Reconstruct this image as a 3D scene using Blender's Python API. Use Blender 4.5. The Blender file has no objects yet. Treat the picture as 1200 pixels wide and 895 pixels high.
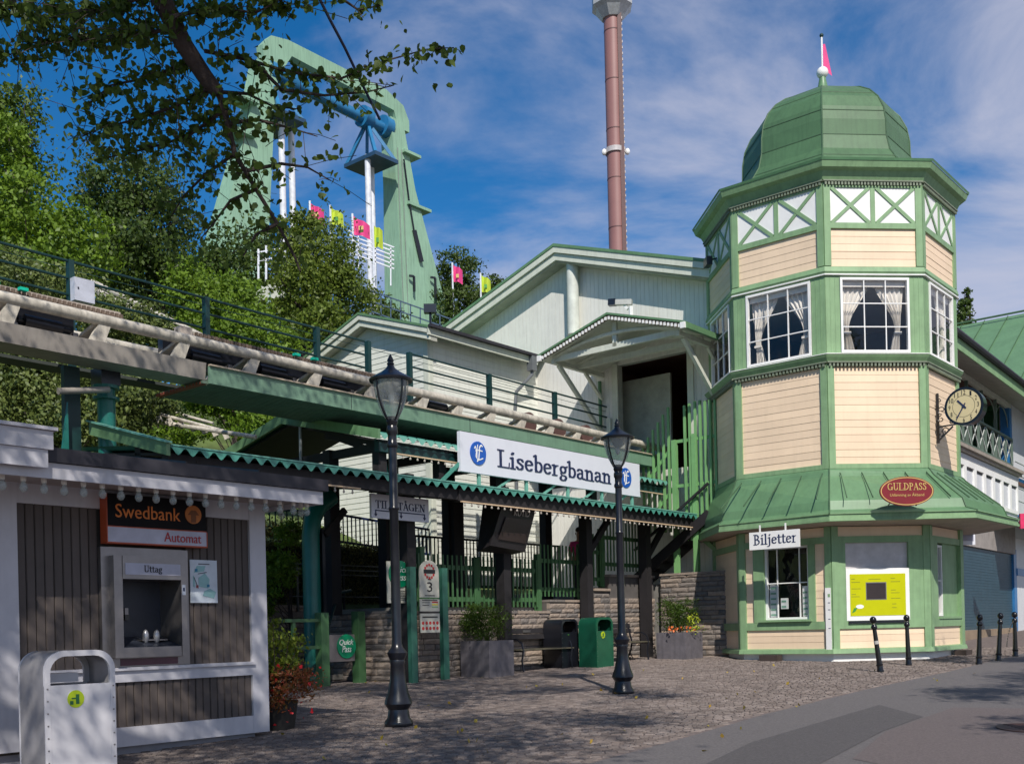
import bpy, math, random
import numpy as np
from mathutils import Vector, Matrix
R = math.radians
rnd = random.Random(7)
SC = bpy.context.scene
COL = SC.collection

# ---------------------------------------------------------------- camera
F = 1247.0; PX, PY = 609.7, 736.5; ROLL = R(1.32); CZ = 1.55
cR, sR = math.cos(ROLL), math.sin(ROLL)
cam = bpy.data.cameras.new('camera'); camo = bpy.data.objects.new('camera', cam); COL.objects.link(camo)
cam.sensor_width = 36; cam.lens = 36 * F / 1200
cam.shift_x = (600 - PX) / 1200; cam.shift_y = (PY - 447.5) / 1200
cam.clip_start = .1; cam.clip_end = 3000
camo.matrix_world = Matrix(((cR, sR, 0, 0), (0, 0, -1, 0), (-sR, cR, 0, CZ), (0, 0, 0, 1)))
SC.camera = camo
SC.view_settings.view_transform = 'Standard'; SC.view_settings.look = 'None'
SC.view_settings.exposure = 0.18; SC.view_settings.gamma = 1

# ---------------------------------------------------------------- sky and sun
SUN_AZ, SUN_EL = 8.0, 43.0     # azimuth measured from straight behind the camera towards the right
w = bpy.data.worlds.new('World'); SC.world = w; w.use_nodes = True
nt = w.node_tree; nt.nodes.clear(); N = nt.nodes.new; LK = nt.links.new
out = N('ShaderNodeOutputWorld'); sky = N('ShaderNodeTexSky'); sky.sky_type = 'NISHITA'; sky.sun_disc = False
sky.sun_elevation = R(SUN_EL); sky.sun_rotation = R(180 - SUN_AZ)
sky.air_density = 1.0; sky.dust_density = .1; sky.ozone_density = 5.0
hs = N('ShaderNodeHueSaturation'); hs.inputs['Saturation'].default_value = 1.32
bg1 = N('ShaderNodeBackground'); bg1.inputs[1].default_value = .10
LK(sky.outputs[0], hs.inputs['Color']); LK(hs.outputs[0], bg1.inputs[0])
tc = N('ShaderNodeTexCoord'); sp = N('ShaderNodeSeparateXYZ'); LK(tc.outputs['Generated'], sp.inputs[0])
ad = N('ShaderNodeMath'); ad.operation = 'MAXIMUM'; ad.inputs[1].default_value = .02; LK(sp.outputs[2], ad.inputs[0])
ad2 = N('ShaderNodeMath'); ad2.operation = 'ADD'; ad2.inputs[1].default_value = .25; LK(ad.outputs[0], ad2.inputs[0])
dv = N('ShaderNodeVectorMath'); dv.operation = 'DIVIDE'
cb = N('ShaderNodeCombineXYZ'); LK(ad2.outputs[0], cb.inputs[0]); LK(ad2.outputs[0], cb.inputs[1]); cb.inputs[2].default_value = 1
LK(tc.outputs['Generated'], dv.inputs[0]); LK(cb.outputs[0], dv.inputs[1])
mp = N('ShaderNodeMapping'); mp.inputs['Rotation'].default_value = (0, 0, R(32)); mp.inputs['Scale'].default_value = (1.0, 1.5, 0)
mp.inputs['Location'].default_value = (.35, .2, 0)
LK(dv.outputs[0], mp.inputs[0])
n1 = N('ShaderNodeTexNoise'); n1.inputs['Scale'].default_value = 1.5; n1.inputs['Detail'].default_value = 9; n1.inputs['Roughness'].default_value = .58
n1.inputs['Distortion'].default_value = .5
LK(mp.outputs[0], n1.inputs['Vector'])
# more cloud towards the right (east), as a weather front would give
gx = N('ShaderNodeMapRange'); gx.inputs[1].default_value = -.25; gx.inputs[2].default_value = .65; gx.inputs[3].default_value = -.05; gx.inputs[4].default_value = .24
LK(sp.outputs[0], gx.inputs[0])
sm = N('ShaderNodeMath'); sm.operation = 'ADD'; LK(n1.outputs[0], sm.inputs[0]); LK(gx.outputs[0], sm.inputs[1])
rp = N('ShaderNodeMapRange'); rp.interpolation_type = 'SMOOTHSTEP'; rp.inputs[1].default_value = .47; rp.inputs[2].default_value = .80; rp.inputs[4].default_value = .85
LK(sm.outputs[0], rp.inputs[0])
bg2 = N('ShaderNodeBackground'); bg2.inputs[0].default_value = (.50, .51, .62, 1); bg2.inputs[1].default_value = 1.0
mx = N('ShaderNodeMixShader'); LK(rp.outputs[0], mx.inputs[0]); LK(bg1.outputs[0], mx.inputs[1]); LK(bg2.outputs[0], mx.inputs[2])
LK(mx.outputs[0], out.inputs[0])
sl = bpy.data.lights.new('sun', 'SUN'); sl.energy = 4.2; sl.angle = R(.55); sl.color = (1, .945, .86)
so = bpy.data.objects.new('sun', sl); COL.objects.link(so)
SUNDIR = Vector((math.sin(R(SUN_AZ)) * math.cos(R(SUN_EL)), -math.cos(R(SUN_AZ)) * math.cos(R(SUN_EL)), math.sin(R(SUN_EL))))
so.rotation_euler = SUNDIR.to_track_quat('Z', 'Y').to_euler(); so.location = (0, -20, 30)

# ---------------------------------------------------------------- frames
class Frame:
    def __init__(s, deg, ox=0, oy=0):
        s.a = R(deg); s.c = math.cos(s.a); s.s = math.sin(s.a); s.ox = ox; s.oy = oy
    def w(s, x, y, z=0): return (s.ox + s.c * x - s.s * y, s.oy + s.s * x + s.c * y, z)
    def inv(s, x, y): x -= s.ox; y -= s.oy; return (s.c * x + s.s * y, -s.s * x + s.c * y)
FL = Frame(50.09)            # x runs along the station front, y runs away from the camera
FW = Frame(0)                # world
FS = Frame(53.2, 12.7, 30.8) # the restaurant house on the right
def ray(px, py):             # direction of a photograph pixel, per metre of depth (used to work out where things stand)
    dx, dy = px - PX, py - PY
    return ((cR * dx - sR * dy) / F, -(sR * dx + cR * dy) / F)
def W(px, py, y):
    r = ray(px, py); return Vector((r[0] * y, y, CZ + r[1] * y))
def gz(x, y): return .03 * y
def gzl(s, e): return .03 * FL.w(s, e)[1]
def in_view(p, m=0):
    if p[1] < .3: return False
    X = p[0] / p[1] * F; Y = -(p[2] - CZ) / p[1] * F
    u = PX + cR * X + sR * Y; v = PY - sR * X + cR * Y
    return -m < u < 1200 + m and -m < v < 895 + m

# ---------------------------------------------------------------- materials
MATS = {}
def mat(name, rgb, rough=.6, metal=0, var=.18, vs=3.0, bump=.0, bs=60, streak=0, objvar=0, islvar=0, spec=.5, emit=0, hueb=None):
    if name in MATS: return MATS[name]
    m = bpy.data.materials.new(name); m.use_nodes = True; t = m.node_tree; p = t.nodes['Principled BSDF']
    p.inputs['Roughness'].default_value = rough; p.inputs['Metallic'].default_value = metal
    p.inputs['Specular IOR Level'].default_value = spec
    n = t.nodes.new; l = t.links.new
    geo = n('ShaderNodeNewGeometry')
    nz = n('ShaderNodeTexNoise'); nz.inputs['Scale'].default_value = vs; nz.inputs['Detail'].default_value = 6; nz.inputs['Roughness'].default_value = .65
    l(geo.outputs['Position'], nz.inputs['Vector'])
    mr = n('ShaderNodeMapRange'); mr.inputs[1].default_value = .3; mr.inputs[2].default_value = .7
    mr.inputs[3].default_value = 1 - var; mr.inputs[4].default_value = 1 + var
    l(nz.outputs[0], mr.inputs[0]); fac = mr.outputs[0]
    def mul(a, b):
        k = n('ShaderNodeMath'); k.operation = 'MULTIPLY'; l(a, k.inputs[0]); l(b, k.inputs[1]); return k.outputs[0]
    if streak:
        mp = n('ShaderNodeMapping'); mp.inputs['Scale'].default_value = (9, 9, .7); l(geo.outputs['Position'], mp.inputs[0])
        n2 = n('ShaderNodeTexNoise'); n2.inputs['Scale'].default_value = 1.5; n2.inputs['Detail'].default_value = 5; l(mp.outputs[0], n2.inputs['Vector'])
        m2 = n('ShaderNodeMapRange'); m2.inputs[1].default_value = .45; m2.inputs[2].default_value = .75; m2.inputs[3].default_value = 1; m2.inputs[4].default_value = 1 - streak
        l(n2.outputs[0], m2.inputs[0]); fac = mul(fac, m2.outputs[0])
    for amt, src in ((objvar, 'o'), (islvar, 'i')):
        if amt:
            if src == 'o': o = n('ShaderNodeObjectInfo').outputs['Random']
            else: o = geo.outputs['Random Per Island']
            m3 = n('ShaderNodeMapRange'); m3.inputs[3].default_value = 1 - amt; m3.inputs[4].default_value = 1 + amt; l(o, m3.inputs[0]); fac = mul(fac, m3.outputs[0])
    base = n('ShaderNodeRGB'); base.outputs[0].default_value = (*rgb, 1); bc = base.outputs[0]
    if hueb:
        mixc = n('ShaderNodeMix'); mixc.data_type = 'RGBA'
        rr = geo.outputs['Random Per Island'] if islvar else n('ShaderNodeObjectInfo').outputs['Random']
        l(rr, mixc.inputs[0]); mixc.inputs[6].default_value = (*rgb, 1); mixc.inputs[7].default_value = (*hueb, 1); bc = mixc.outputs[2]
    vm = n('ShaderNodeVectorMath'); vm.operation = 'SCALE'; l(bc, vm.inputs[0]); l(fac, vm.inputs['Scale'])
    l(vm.outputs[0], p.inputs['Base Color'])
    if bump:
        nb = n('ShaderNodeTexNoise'); nb.inputs['Scale'].default_value = bs; nb.inputs['Detail'].default_value = 4; l(geo.outputs['Position'], nb.inputs['Vector'])
        b = n('ShaderNodeBump'); b.inputs['Strength'].default_value = bump; b.inputs['Distance'].default_value = .02; l(nb.outputs[0], b.inputs['Height']); l(b.outputs[0], p.inputs['Normal'])
    if emit:
        p.inputs['Emission Color'].default_value = (*rgb, 1); p.inputs['Emission Strength'].default_value = emit
    MATS[name] = m; return m
def leafmat(name, a, b, trans=.35):
    if name in MATS: return MATS[name]
    m = bpy.data.materials.new(name); m.use_nodes = True; t = m.node_tree; t.nodes.clear(); n = t.nodes.new; l = t.links.new
    o = n('ShaderNodeOutputMaterial'); geo = n('ShaderNodeNewGeometry')
    nz = n('ShaderNodeTexNoise'); nz.inputs['Scale'].default_value = .9; nz.inputs['Detail'].default_value = 3; l(geo.outputs['Position'], nz.inputs['Vector'])
    k = n('ShaderNodeMath'); k.operation = 'ADD'; l(geo.outputs['Random Per Island'], k.inputs[0]); l(nz.outputs[0], k.inputs[1])
    mr = n('ShaderNodeMapRange'); mr.inputs[1].default_value = .35; mr.inputs[2].default_value = 1.25; l(k.outputs[0], mr.inputs[0])
    mc = n('ShaderNodeMix'); mc.data_type = 'RGBA'; l(mr.outputs[0], mc.inputs[0]); mc.inputs[6].default_value = (*a, 1); mc.inputs[7].default_value = (*b, 1)
    p = n('ShaderNodeBsdfPrincipled'); p.inputs['Roughness'].default_value = .5; p.inputs['Specular IOR Level'].default_value = .35; l(mc.outputs[2], p.inputs['Base Color'])
    tr = n('ShaderNodeBsdfTranslucent'); l(mc.outputs[2], tr.inputs[0])
    mx = n('ShaderNodeMixShader'); mx.inputs[0].default_value = trans; l(p.outputs[0], mx.inputs[1]); l(tr.outputs[0], mx.inputs[2]); l(mx.outputs[0], o.inputs[0])
    MATS[name] = m; return m
def glassmat(name, tint=(1, 1, 1), rough=.02, refl=1.5, haze=0):
    if name in MATS: return MATS[name]
    m = bpy.data.materials.new(name); m.use_nodes = True; t = m.node_tree; t.nodes.clear(); n = t.nodes.new; l = t.links.new
    o = n('ShaderNodeOutputMaterial'); tr = n('ShaderNodeBsdfTransparent'); tr.inputs[0].default_value = (*tint, 1)
    gl = n('ShaderNodeBsdfGlossy'); gl.inputs['Roughness'].default_value = rough; lw = n('ShaderNodeLayerWeight'); lw.inputs[0].default_value = .5; pw = n('ShaderNodeMath'); pw.operation = 'POWER'; pw.inputs[1].default_value = 4; l(lw.outputs['Facing'], pw.inputs[0])
    fr = n('ShaderNodeMapRange'); fr.inputs[3].default_value = .06; fr.inputs[4].default_value = .8; l(pw.outputs[0], fr.inputs[0])
    geo = n('ShaderNodeNewGeometry'); nb = n('ShaderNodeTexNoise'); nb.inputs['Scale'].default_value = 2.2; l(geo.outputs['Position'], nb.inputs['Vector'])
    b = n('ShaderNodeBump'); b.inputs['Strength'].default_value = .25; b.inputs['Distance'].default_value = .03; l(nb.outputs[0], b.inputs['Height']); l(b.outputs[0], gl.inputs['Normal'])
    mx = n('ShaderNodeMixShader'); l(fr.outputs[0], mx.inputs[0]); l(tr.outputs[0], mx.inputs[1]); l(gl.outputs[0], mx.inputs[2]); l(mx.outputs[0], o.inputs[0])
    if haze:
        df = n('ShaderNodeBsdfDiffuse'); df.inputs[0].default_value = (.62, .66, .64, 1); m2 = n('ShaderNodeMixShader'); m2.inputs[0].default_value = haze; l(mx.outputs[0], m2.inputs[1]); l(df.outputs[0], m2.inputs[2]); l(m2.outputs[0], o.inputs[0])
    MATS[name] = m; return m

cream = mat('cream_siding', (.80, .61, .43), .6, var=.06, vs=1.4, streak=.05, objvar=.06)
green = mat('green_trim', (.215, .35, .18), .55, var=.12, streak=.18)
roofg = mat('green_sheet_roof', (.115, .225, .112), .42, var=.13, vs=1.6, streak=.14)
domeg = mat('dome_sheet_green', (.072, .15, .068), .5, var=.16, vs=1.6, streak=.18)
dgreen = mat('dark_green_steel', (.006, .036, .036), .5, var=.15)
teal = mat('teal_steel', (.012, .14, .115), .35, var=.15)
tealroof = mat('teal_corrugated', (.06, .24, .19), .45, var=.15, streak=.1)
picket = mat('shaded_picket_green', (.05, .125, .05), .5, var=.12, objvar=.12)  # deep shade around the low fence is put into this darker green
lpicket = mat('sunlit_paling_green', (.17, .36, .14), .5, var=.1)  # lighter copy of the fence green, sunlight on the tall palings put into colour
infot = mat('info_post_teal', (.03, .125, .088), .45, var=.1)
white = mat('white_paint', (.80, .79, .77), .5, var=.06)
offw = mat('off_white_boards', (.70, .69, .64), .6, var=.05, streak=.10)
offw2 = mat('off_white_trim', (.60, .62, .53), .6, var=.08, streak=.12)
kgrey = mat('kiosk_light_grey', (.55, .54, .58), .5, var=.07, streak=.08)
kboard = mat('kiosk_brown_board', (.095, .076, .068), .65, var=.12, streak=.12, objvar=.12)
steel = mat('brushed_steel', (.27, .25, .245), .34, metal=.8, var=.12, vs=5)
black = mat('black_iron', (.010, .011, .016), .28, var=.2, spec=.6)
blackw = mat('black_stained_wood', (.014, .012, .014), .7, var=.3)
darkin = mat('dark_interior', (.008, .007, .008), .9, var=.2)
rooft = mat('black_felt_roof', (.028, .026, .034), .6, var=.25, vs=2)
trackp = mat('track_cream_paint', (.50, .46, .39), .5, var=.32, vs=6, streak=.4)
stone = mat('grey_wall_stone', (.20, .18, .17), .85, var=.2, vs=9, bump=.6, bs=50, objvar=.25, hueb=(.27, .21, .165))
mortar = mat('mortar', (.10, .09, .085), .9)
sett = mat('paving_sett', (.165, .128, .112), .8, var=.28, vs=2.2, bump=.5, bs=90, islvar=.18, hueb=(.20, .165, .148))
setto = mat('paving_sett_single', (.165, .128, .112), .8, var=.28, vs=2.2, bump=.5, bs=90, objvar=.18, hueb=(.20, .165, .148))
joint = mat('joint_sand', (.15, .118, .108), .95, var=.3, vs=6, bump=.4)
asph = mat('asphalt', (.150, .136, .136), .85, var=.3, vs=38, bump=.9, bs=120)
asphd = mat('dark_asphalt_patch', (.100, .091, .093), .85, var=.3, vs=38, bump=.9, bs=120)
asphr = mat('reddish_asphalt', (.150, .122, .120), .85, var=.3, vs=38, bump=.9, bs=120)
bark = mat('bark', (.05, .035, .03), .9, var=.35, vs=7, bump=.8, bs=25)
blue = mat('blue_steel', (.02, .16, .34), .4, var=.15)
rideg = mat('pale_green_steel', (.26, .43, .30), .5, var=.12, vs=.5, streak=.25)
redbr = mat('red_brown_steel', (.27, .13, .12), .5, var=.08, vs=.3)
glass = glassmat('window_glass'); lglass = glassmat('lamp_glass', (.86, .9, .9), .05, haze=.30)
curt = mat('curtain_cloth', (.72, .68, .62), .9, var=.1)
navy = mat('navy_lettering', (.012, .022, .075), .5, var=.05)
redp = mat('dark_red_panel', (.19, .012, .018), .4, var=.1)
gold = mat('gold_lettering', (.55, .38, .12), .45, var=.05)
orange = mat('orange_lettering', (.75, .20, .03), .5, var=.05)
redl = mat('red_lettering', (.45, .03, .03), .5, var=.05)
pinkf = mat('pink_cloth', (.70, .05, .22), .7, var=.08)
yellowf = mat('yellow_green_cloth', (.48, .60, .04), .7, var=.08)
yellow = mat('yellow_green_poster', (.48, .49, .006), .7, var=.05, spec=.1)
glossb = mat('glossy_black', (.008, .008, .010), .18, var=.2)
signb = mat('sign_black', (.006, .005, .006), .5, var=.2, spec=.15)
brownst = mat('brown_strip', (.14, .10, .075), .7, var=.3, vs=20)
grass = mat('hill_grass', (.075, .11, .025), .9, var=.5, vs=1.5, bump=1, bs=9, hueb=None)

# ---------------------------------------------------------------- mesh builder
def hull(pts):
    pts = sorted(set((round(a, 6), round(b, 6)) for a, b in pts))
    def half(ps):
        h = []
        for p in ps:
            while len(h) > 1 and (h[-1][0] - h[-2][0]) * (p[1] - h[-2][1]) - (h[-1][1] - h[-2][1]) * (p[0] - h[-2][0]) <= 0: h.pop()
            h.append(p)
        return h[:-1]
    return half(pts) + half(pts[::-1])
class MB:
    def __init__(s): s.v = []; s.f = []
    def add(s, vs, fs):
        o = len(s.v); s.v += [tuple(p) for p in vs]; s.f += [tuple(o + i for i in f) for f in fs]; return s
    def box(s, x0, x1, y0, y1, z0, z1):
        return s.add([(x0, y0, z0), (x1, y0, z0), (x1, y1, z0), (x0, y1, z0), (x0, y0, z1), (x1, y0, z1), (x1, y1, z1), (x0, y1, z1)],
                     [(0, 3, 2, 1), (4, 5, 6, 7), (0, 1, 5, 4), (1, 2, 6, 5), (2, 3, 7, 6), (3, 0, 4, 7)])
    def cbox(s, x, y, z, dx, dy, dz): return s.box(x - dx / 2, x + dx / 2, y - dy / 2, y + dy / 2, z - dz / 2, z + dz / 2)
    def prism(s, poly, ax, a0, a1):   # poly in the two other axes (order x,y,z without ax); extruded along ax
        n = len(poly)
        def P(p, a):
            q = list(p); q.insert('xyz'.index(ax), a); return q
        vs = [P(p, a0) for p in poly] + [P(p, a1) for p in poly]
        return s.add(vs, [tuple(range(n))[::-1], tuple(range(n, 2 * n))] + [(i, (i + 1) % n, n + (i + 1) % n, n + i) for i in range(n)])
    def bar(s, p, q, w, h, up=(0, 0, 1)):
        p, q = Vector(p), Vector(q); d = (q - p).normalized(); u = Vector(up); sd = d.cross(u)
        if sd.length < 1e-4: sd = d.cross(Vector((1, 0, 0)))
        sd.normalize(); u = sd.cross(d); a = sd * w / 2; b = u * h / 2
        vs = [p - a - b, p + a - b, p + a + b, p - a + b, q - a - b, q + a - b, q + a + b, q - a + b]
        return s.add(vs, [(0, 1, 2, 3)[::-1], (4, 5, 6, 7), (0, 1, 5, 4), (1, 2, 6, 5), (2, 3, 7, 6), (3, 0, 4, 7)])
    def tube(s, path, r, n=8, caps=True):
        path = [Vector(p) for p in path]; m = len(path); rs = r if isinstance(r, (list, tuple)) else [r] * m
        o = len(s.v); prev = None
        for i, p in enumerate(path):
            d = (path[min(i + 1, m - 1)] - path[max(i - 1, 0)]).normalized()
            if prev is None: a = d.orthogonal().normalized()
            else: a = (prev - d * prev.dot(d)).normalized()
            prev = a; b = d.cross(a)
            for k in range(n):
                t = 2 * math.pi * k / n; s.v.append(tuple(p + (a * math.cos(t) + b * math.sin(t)) * rs[i]))
        for i in range(m - 1):
            for k in range(n):
                k2 = (k + 1) % n; s.f.append((o + i * n + k, o + i * n + k2, o + (i + 1) * n + k2, o + (i + 1) * n + k))
        if caps:
            s.f.append(tuple(o + k for k in range(n))[::-1]); s.f.append(tuple(o + (m - 1) * n + k for k in range(n)))
        return s
    def lathe(s, prof, n=20, cx=0, cy=0, ph=0, caps=True):   # prof: (z, r)
        o = len(s.v); m = len(prof)
        for z, r in prof:
            for k in range(n):
                t = 2 * math.pi * k / n + ph; s.v.append((cx + r * math.cos(t), cy + r * math.sin(t), z))
        for i in range(m - 1):
            for k in range(n):
                k2 = (k + 1) % n; s.f.append((o + i * n + k, o + i * n + k2, o + (i + 1) * n + k2, o + (i + 1) * n + k))
        if caps:
            s.f.append(tuple(o + k for k in range(n))[::-1]); s.f.append(tuple(o + (m - 1) * n + k for k in range(n)))
        return s
    def ell(s, c, r, n=12, m=8):
        return s.lathe([(c[2] + r[2] * math.sin(math.pi * (i / m - .5)), max(1e-3, r[0] * math.cos(math.pi * (i / m - .5)))) for i in range(m + 1)], n, c[0], c[1])
    def xf(s, M):
        s.v = [tuple(M @ Vector(p)) for p in s.v]; return s
    def mesh(s, name, m, smooth=False, off=(0, 0, 0)):
        me = bpy.data.meshes.new(name); me.from_pydata([(a - off[0], b - off[1], c - off[2]) for a, b, c in s.v], [], s.f)
        if m: me.materials.append(m)
        if smooth:
            me.polygons.foreach_set('use_smooth', [True] * len(me.polygons))
            try: me.set_sharp_from_angle(angle=R(38))
            except Exception: pass
        me.update(); return me
INFO = {}
def setp(o, label=None, cat=None, group=None, kind=None):
    if label: o['label'] = label
    if cat: o['category'] = cat
    if group: o['group'] = group
    if kind: o['kind'] = kind
    return o
def thing(name, label, cat, fr, base, group=None):
    o = bpy.data.objects.new(name, None); COL.objects.link(o); o.empty_display_size = .1
    o.location = fr.w(*base); o.rotation_euler = (0, 0, fr.a); INFO[o.name] = (fr, base); return setp(o, label, cat, group)
def put(name, mb, m, parent=None, fr=None, base=None, smooth=False, label=None, cat=None, group=None, kind=None):
    if parent is not None:
        fr, base = INFO[parent.name]
        o = bpy.data.objects.new(name, mb.mesh(name, m, smooth, base)); COL.objects.link(o); o.parent = parent; INFO[o.name] = (fr, base)
    else:
        if base is None: base = tuple(min(v[i] for v in mb.v) if i == 2 else sum(v[i] for v in mb.v) / len(mb.v) for i in range(3))
        o = bpy.data.objects.new(name, mb.mesh(name, m, smooth, base)); COL.objects.link(o); INFO[o.name] = (fr, base)
        o.location = fr.w(*base); o.rotation_euler = (0, 0, fr.a)
    return setp(o, label, cat, group, kind)
def piece(name, me, parent, loc, rot=(0, 0, 0), scale=None):   # shared-mesh part placed in the parent's frame coordinates
    fr, base = INFO[parent.name]
    o = bpy.data.objects.new(name, me); COL.objects.link(o); o.parent = parent
    o.location = tuple(loc[i] - base[i] for i in range(3)); o.rotation_euler = rot
    if scale: o.scale = scale
    INFO[o.name] = (fr, tuple(loc)); return o
def copytree(o, loc=None, rotz=None, label=None, parent=None):
    c = o.copy(); COL.objects.link(c)
    if parent is not None: c.parent = parent
    for ch in o.children: copytree(ch, parent=c)
    if loc is not None: c.location = loc
    if rotz is not None: c.rotation_euler = (0, 0, rotz)
    if label: c['label'] = label
    return c
def face_frame(cx, cy, ang):   # sub frame: local x along the face, y outwards normal at angle ang
    return cx, cy, ang

# ---------------------------------------------------------------- lettering
def arc(cx, cy, rx, ry, a0, a1, n=9): return [(cx + rx * math.cos(R(a0 + (a1 - a0) * i / n)), cy + ry * math.sin(R(a0 + (a1 - a0) * i / n))) for i in range(n + 1)]
def _s(k=1, w=1): return [(x * w, y * k) for x, y in [(.33, .37), (.28, .45), (.18, .47), (.09, .41), (.1, .32), (.21, .25), (.31, .18), (.31, .08), (.21, .01), (.1, .02), (.04, .11)]]
V_, H_, C_ = (.10, .035), (.03, .05), (.088, .035)
def vs(x, y0, y1): return (V_, [(x, y0), (x, y1)])
def hs_(x0, y0, x1, y1=None): return (H_, [(x0, y0), (x1, y0 if y1 is None else y1)])
GL = {
 'L': (.56, [vs(.15, 0, .72), hs_(.02, .72, .3), hs_(.02, 0, .52), hs_(.52, 0, .54, .2)]),
 'i': (.28, [vs(.13, 0, .47), hs_(.02, .44, .13, .48), hs_(.02, 0, .25), (V_, [(.11, .62), (.16, .69)])]),
 's': (.40, [(C_, _s())]),
 'e': (.44, [hs_(.08, .25, .37, .29), (C_, arc(.22, .24, .16, .225, 15, 320, 14))]),
 'b': (.46, [vs(.11, .02, .74), hs_(0, .70, .11, .76), (C_, arc(.23, .24, .16, .225, 140, -150, 13))]),
 'r': (.37, [vs(.12, 0, .46), hs_(.01, .44, .12, .48), hs_(.01, 0, .26), (C_, [(.13, .34), (.2, .44), (.29, .46)])]),
 'g': (.43, [(C_, arc(.2, .31, .13, .15, 0, 360, 12)), (H_, [(.12, .18), (.07, .12), (.14, .06)]), (C_, [(.14, .05), (.3, .03), (.36, -.06), (.28, -.17), (.14, -.19), (.05, -.12), (.09, -.02)]), hs_(.3, .42, .42, .48)]),
 'a': (.46, [(C_, [(.08, .38), (.15, .46), (.26, .45), (.32, .36), (.32, .06), (.38, .01), (.43, .04)]), (C_, [(.32, .28), (.2, .27), (.08, .2), (.07, .08), (.16, .01), (.26, .04), (.32, .11)])]),
 'n': (.51, [vs(.12, 0, .46), hs_(.01, .44, .12, .48), hs_(.01, 0, .23), (C_, [(.12, .34), (.2, .44), (.3, .46), (.37, .36)]), vs(.38, 0, .38), hs_(.28, 0, .49)]),
 'l': (.27, [vs(.12, 0, .74), hs_(.01, .71, .12, .76), hs_(.01, 0, .24)]),
 'j': (.28, [vs(.15, -.08, .47), hs_(.03, .44, .15, .48), (C_, [(.15, -.08), (.08, -.18), (-.02, -.17)]), (V_, [(.13, .62), (.18, .69)])]),
 't': (.33, [vs(.14, .08, .62), (C_, [(.14, .08), (.2, .0), (.3, .04)]), hs_(.02, .46, .3)]),
 'm': (.76, [vs(.12, 0, .46), hs_(.01, .45, .12), hs_(.01, 0, .23), (C_, [(.12, .34), (.22, .46), (.34, .36)]), vs(.37, 0, .38), (C_, [(.37, .34), (.48, .46), (.6, .36)]), vs(.63, 0, .38), hs_(.53, 0, .74)]),
 'B': (.56, [vs(.14, 0, .72), hs_(.02, .72, .25), hs_(.02, 0, .25), (C_, arc(.2, .545, .2, .165, 90, -90)), (C_, arc(.2, .19, .26, .185, 90, -90))]),
 'T': (.56, [vs(.26, 0, .71), hs_(.02, .71, .5), hs_(.15, 0, .37), hs_(.02, .71, .02, .56), hs_(.5, .71, .5, .56)]),
 'I': (.32, [vs(.15, 0, .71), hs_(.03, .71, .27), hs_(.03, 0, .27)]),
 'A': (.58, [hs_(.06, 0, .28, .72), (V_, [(.28, .7), (.48, 0)]), hs_(.13, .25, .42), hs_(0, 0, .14), hs_(.4, 0, .58)]),
 'G': (.64, [(C_, arc(.31, .36, .25, .34, 45, 320, 14)), vs(.52, .03, .3), hs_(.4, .31, .6)]),
 'E': (.53, [vs(.14, 0, .71), hs_(.02, .71, .46), hs_(.1, .37, .36), hs_(.02, 0, .48), hs_(.46, .71, .46, .57), hs_(.48, 0, .48, .15)]),
 'N': (.66, [hs_(.12, 0, .12, .71), hs_(.52, 0, .52, .71), (V_, [(.14, .7), (.5, .02)]), hs_(.02, .71, .18), hs_(.02, 0, .22), hs_(.42, .71, .62)]),
 'U': (.62, [vs(.13, .2, .72), (C_, arc(.31, .21, .18, .2, 180, 360)), hs_(.49, .2, .49, .72), hs_(.02, .72, .25), hs_(.4, .72, .6)]),
 'D': (.62, [vs(.14, 0, .71), hs_(.02, .71, .25), hs_(.02, 0, .25), (C_, arc(.18, .36, .36, .345, 90, -90, 12))]),
 'P': (.52, [vs(.14, 0, .71), hs_(.02, .71, .25), hs_(.02, 0, .27), (C_, arc(.18, .53, .25, .175, 90, -90))]),
 'S': (.46, [(C_, _s(1.52, 1.15))]),
}
GL['\u00c5'] = (.58, GL['A'][1] + [(H_, arc(.27, .87, .07, .07, 0, 360, 8))])
GL['u'] = (.5, [vs(.12, .12, .46), (C_, [(.12, .12), (.2, .01), (.3, .03), (.38, .12)]), vs(.38, 0, .46), hs_(.01, .45, .12), hs_(.27, .45, .38), hs_(.38, 0, .48)])
def serif(txt, depth=.004):   # returns MB in x (advance), z (up); front faces towards -y
    mb = MB(); x = 0; k = 0
    for ch in txt:
        if ch == ' ': x += .3; continue
        adv, st = GL[ch]
        for (nw, nh), pts in st:
            for p, q in zip(pts, pts[1:]):
                rect = lambda c: [(x + c[0] + a * nw / 2, c[1] + b * nh / 2) for a in (-1, 1) for b in (-1, 1)]
                k += 1; mb.prism(hull(rect(p) + rect(q)), 'y', -depth - .0004 * (k % 9) , 0)
        x += adv
    return mb
_fc = {}
def sans(txt, depth=.004, shear=0.0):
    cu = bpy.data.curves.new('lettering_curve', 'FONT'); cu.body = txt; cu.extrude = depth / 2; cu.shear = shear; cu.resolution_u = 3
    ob = bpy.data.objects.new('lettering_tmp', cu); COL.objects.link(ob)
    dg = bpy.context.evaluated_depsgraph_get(); me = bpy.data.meshes.new_from_object(ob.evaluated_get(dg))
    mb = MB(); mb.add([(v.co.x, -v.co.z - depth / 2, v.co.y) for v in me.vertices], [tuple(p.vertices) for p in me.polygons])
    bpy.data.objects.remove(ob); bpy.data.curves.remove(cu); bpy.data.meshes.remove(me); return mb
def fit(mb, x0, x1, z0, z1, y):      # scale lettering into a box in the x-z plane at depth y
    xs = [v[0] for v in mb.v]; zs = [v[2] for v in mb.v]; a, b, c, d = min(xs), max(xs), min(zs), max(zs)
    mb.v = [(x0 + (v[0] - a) / (b - a) * (x1 - x0), y + v[1], z0 + (v[2] - c) / (d - c) * (z1 - z0)) for v in mb.v]; return mb
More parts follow.
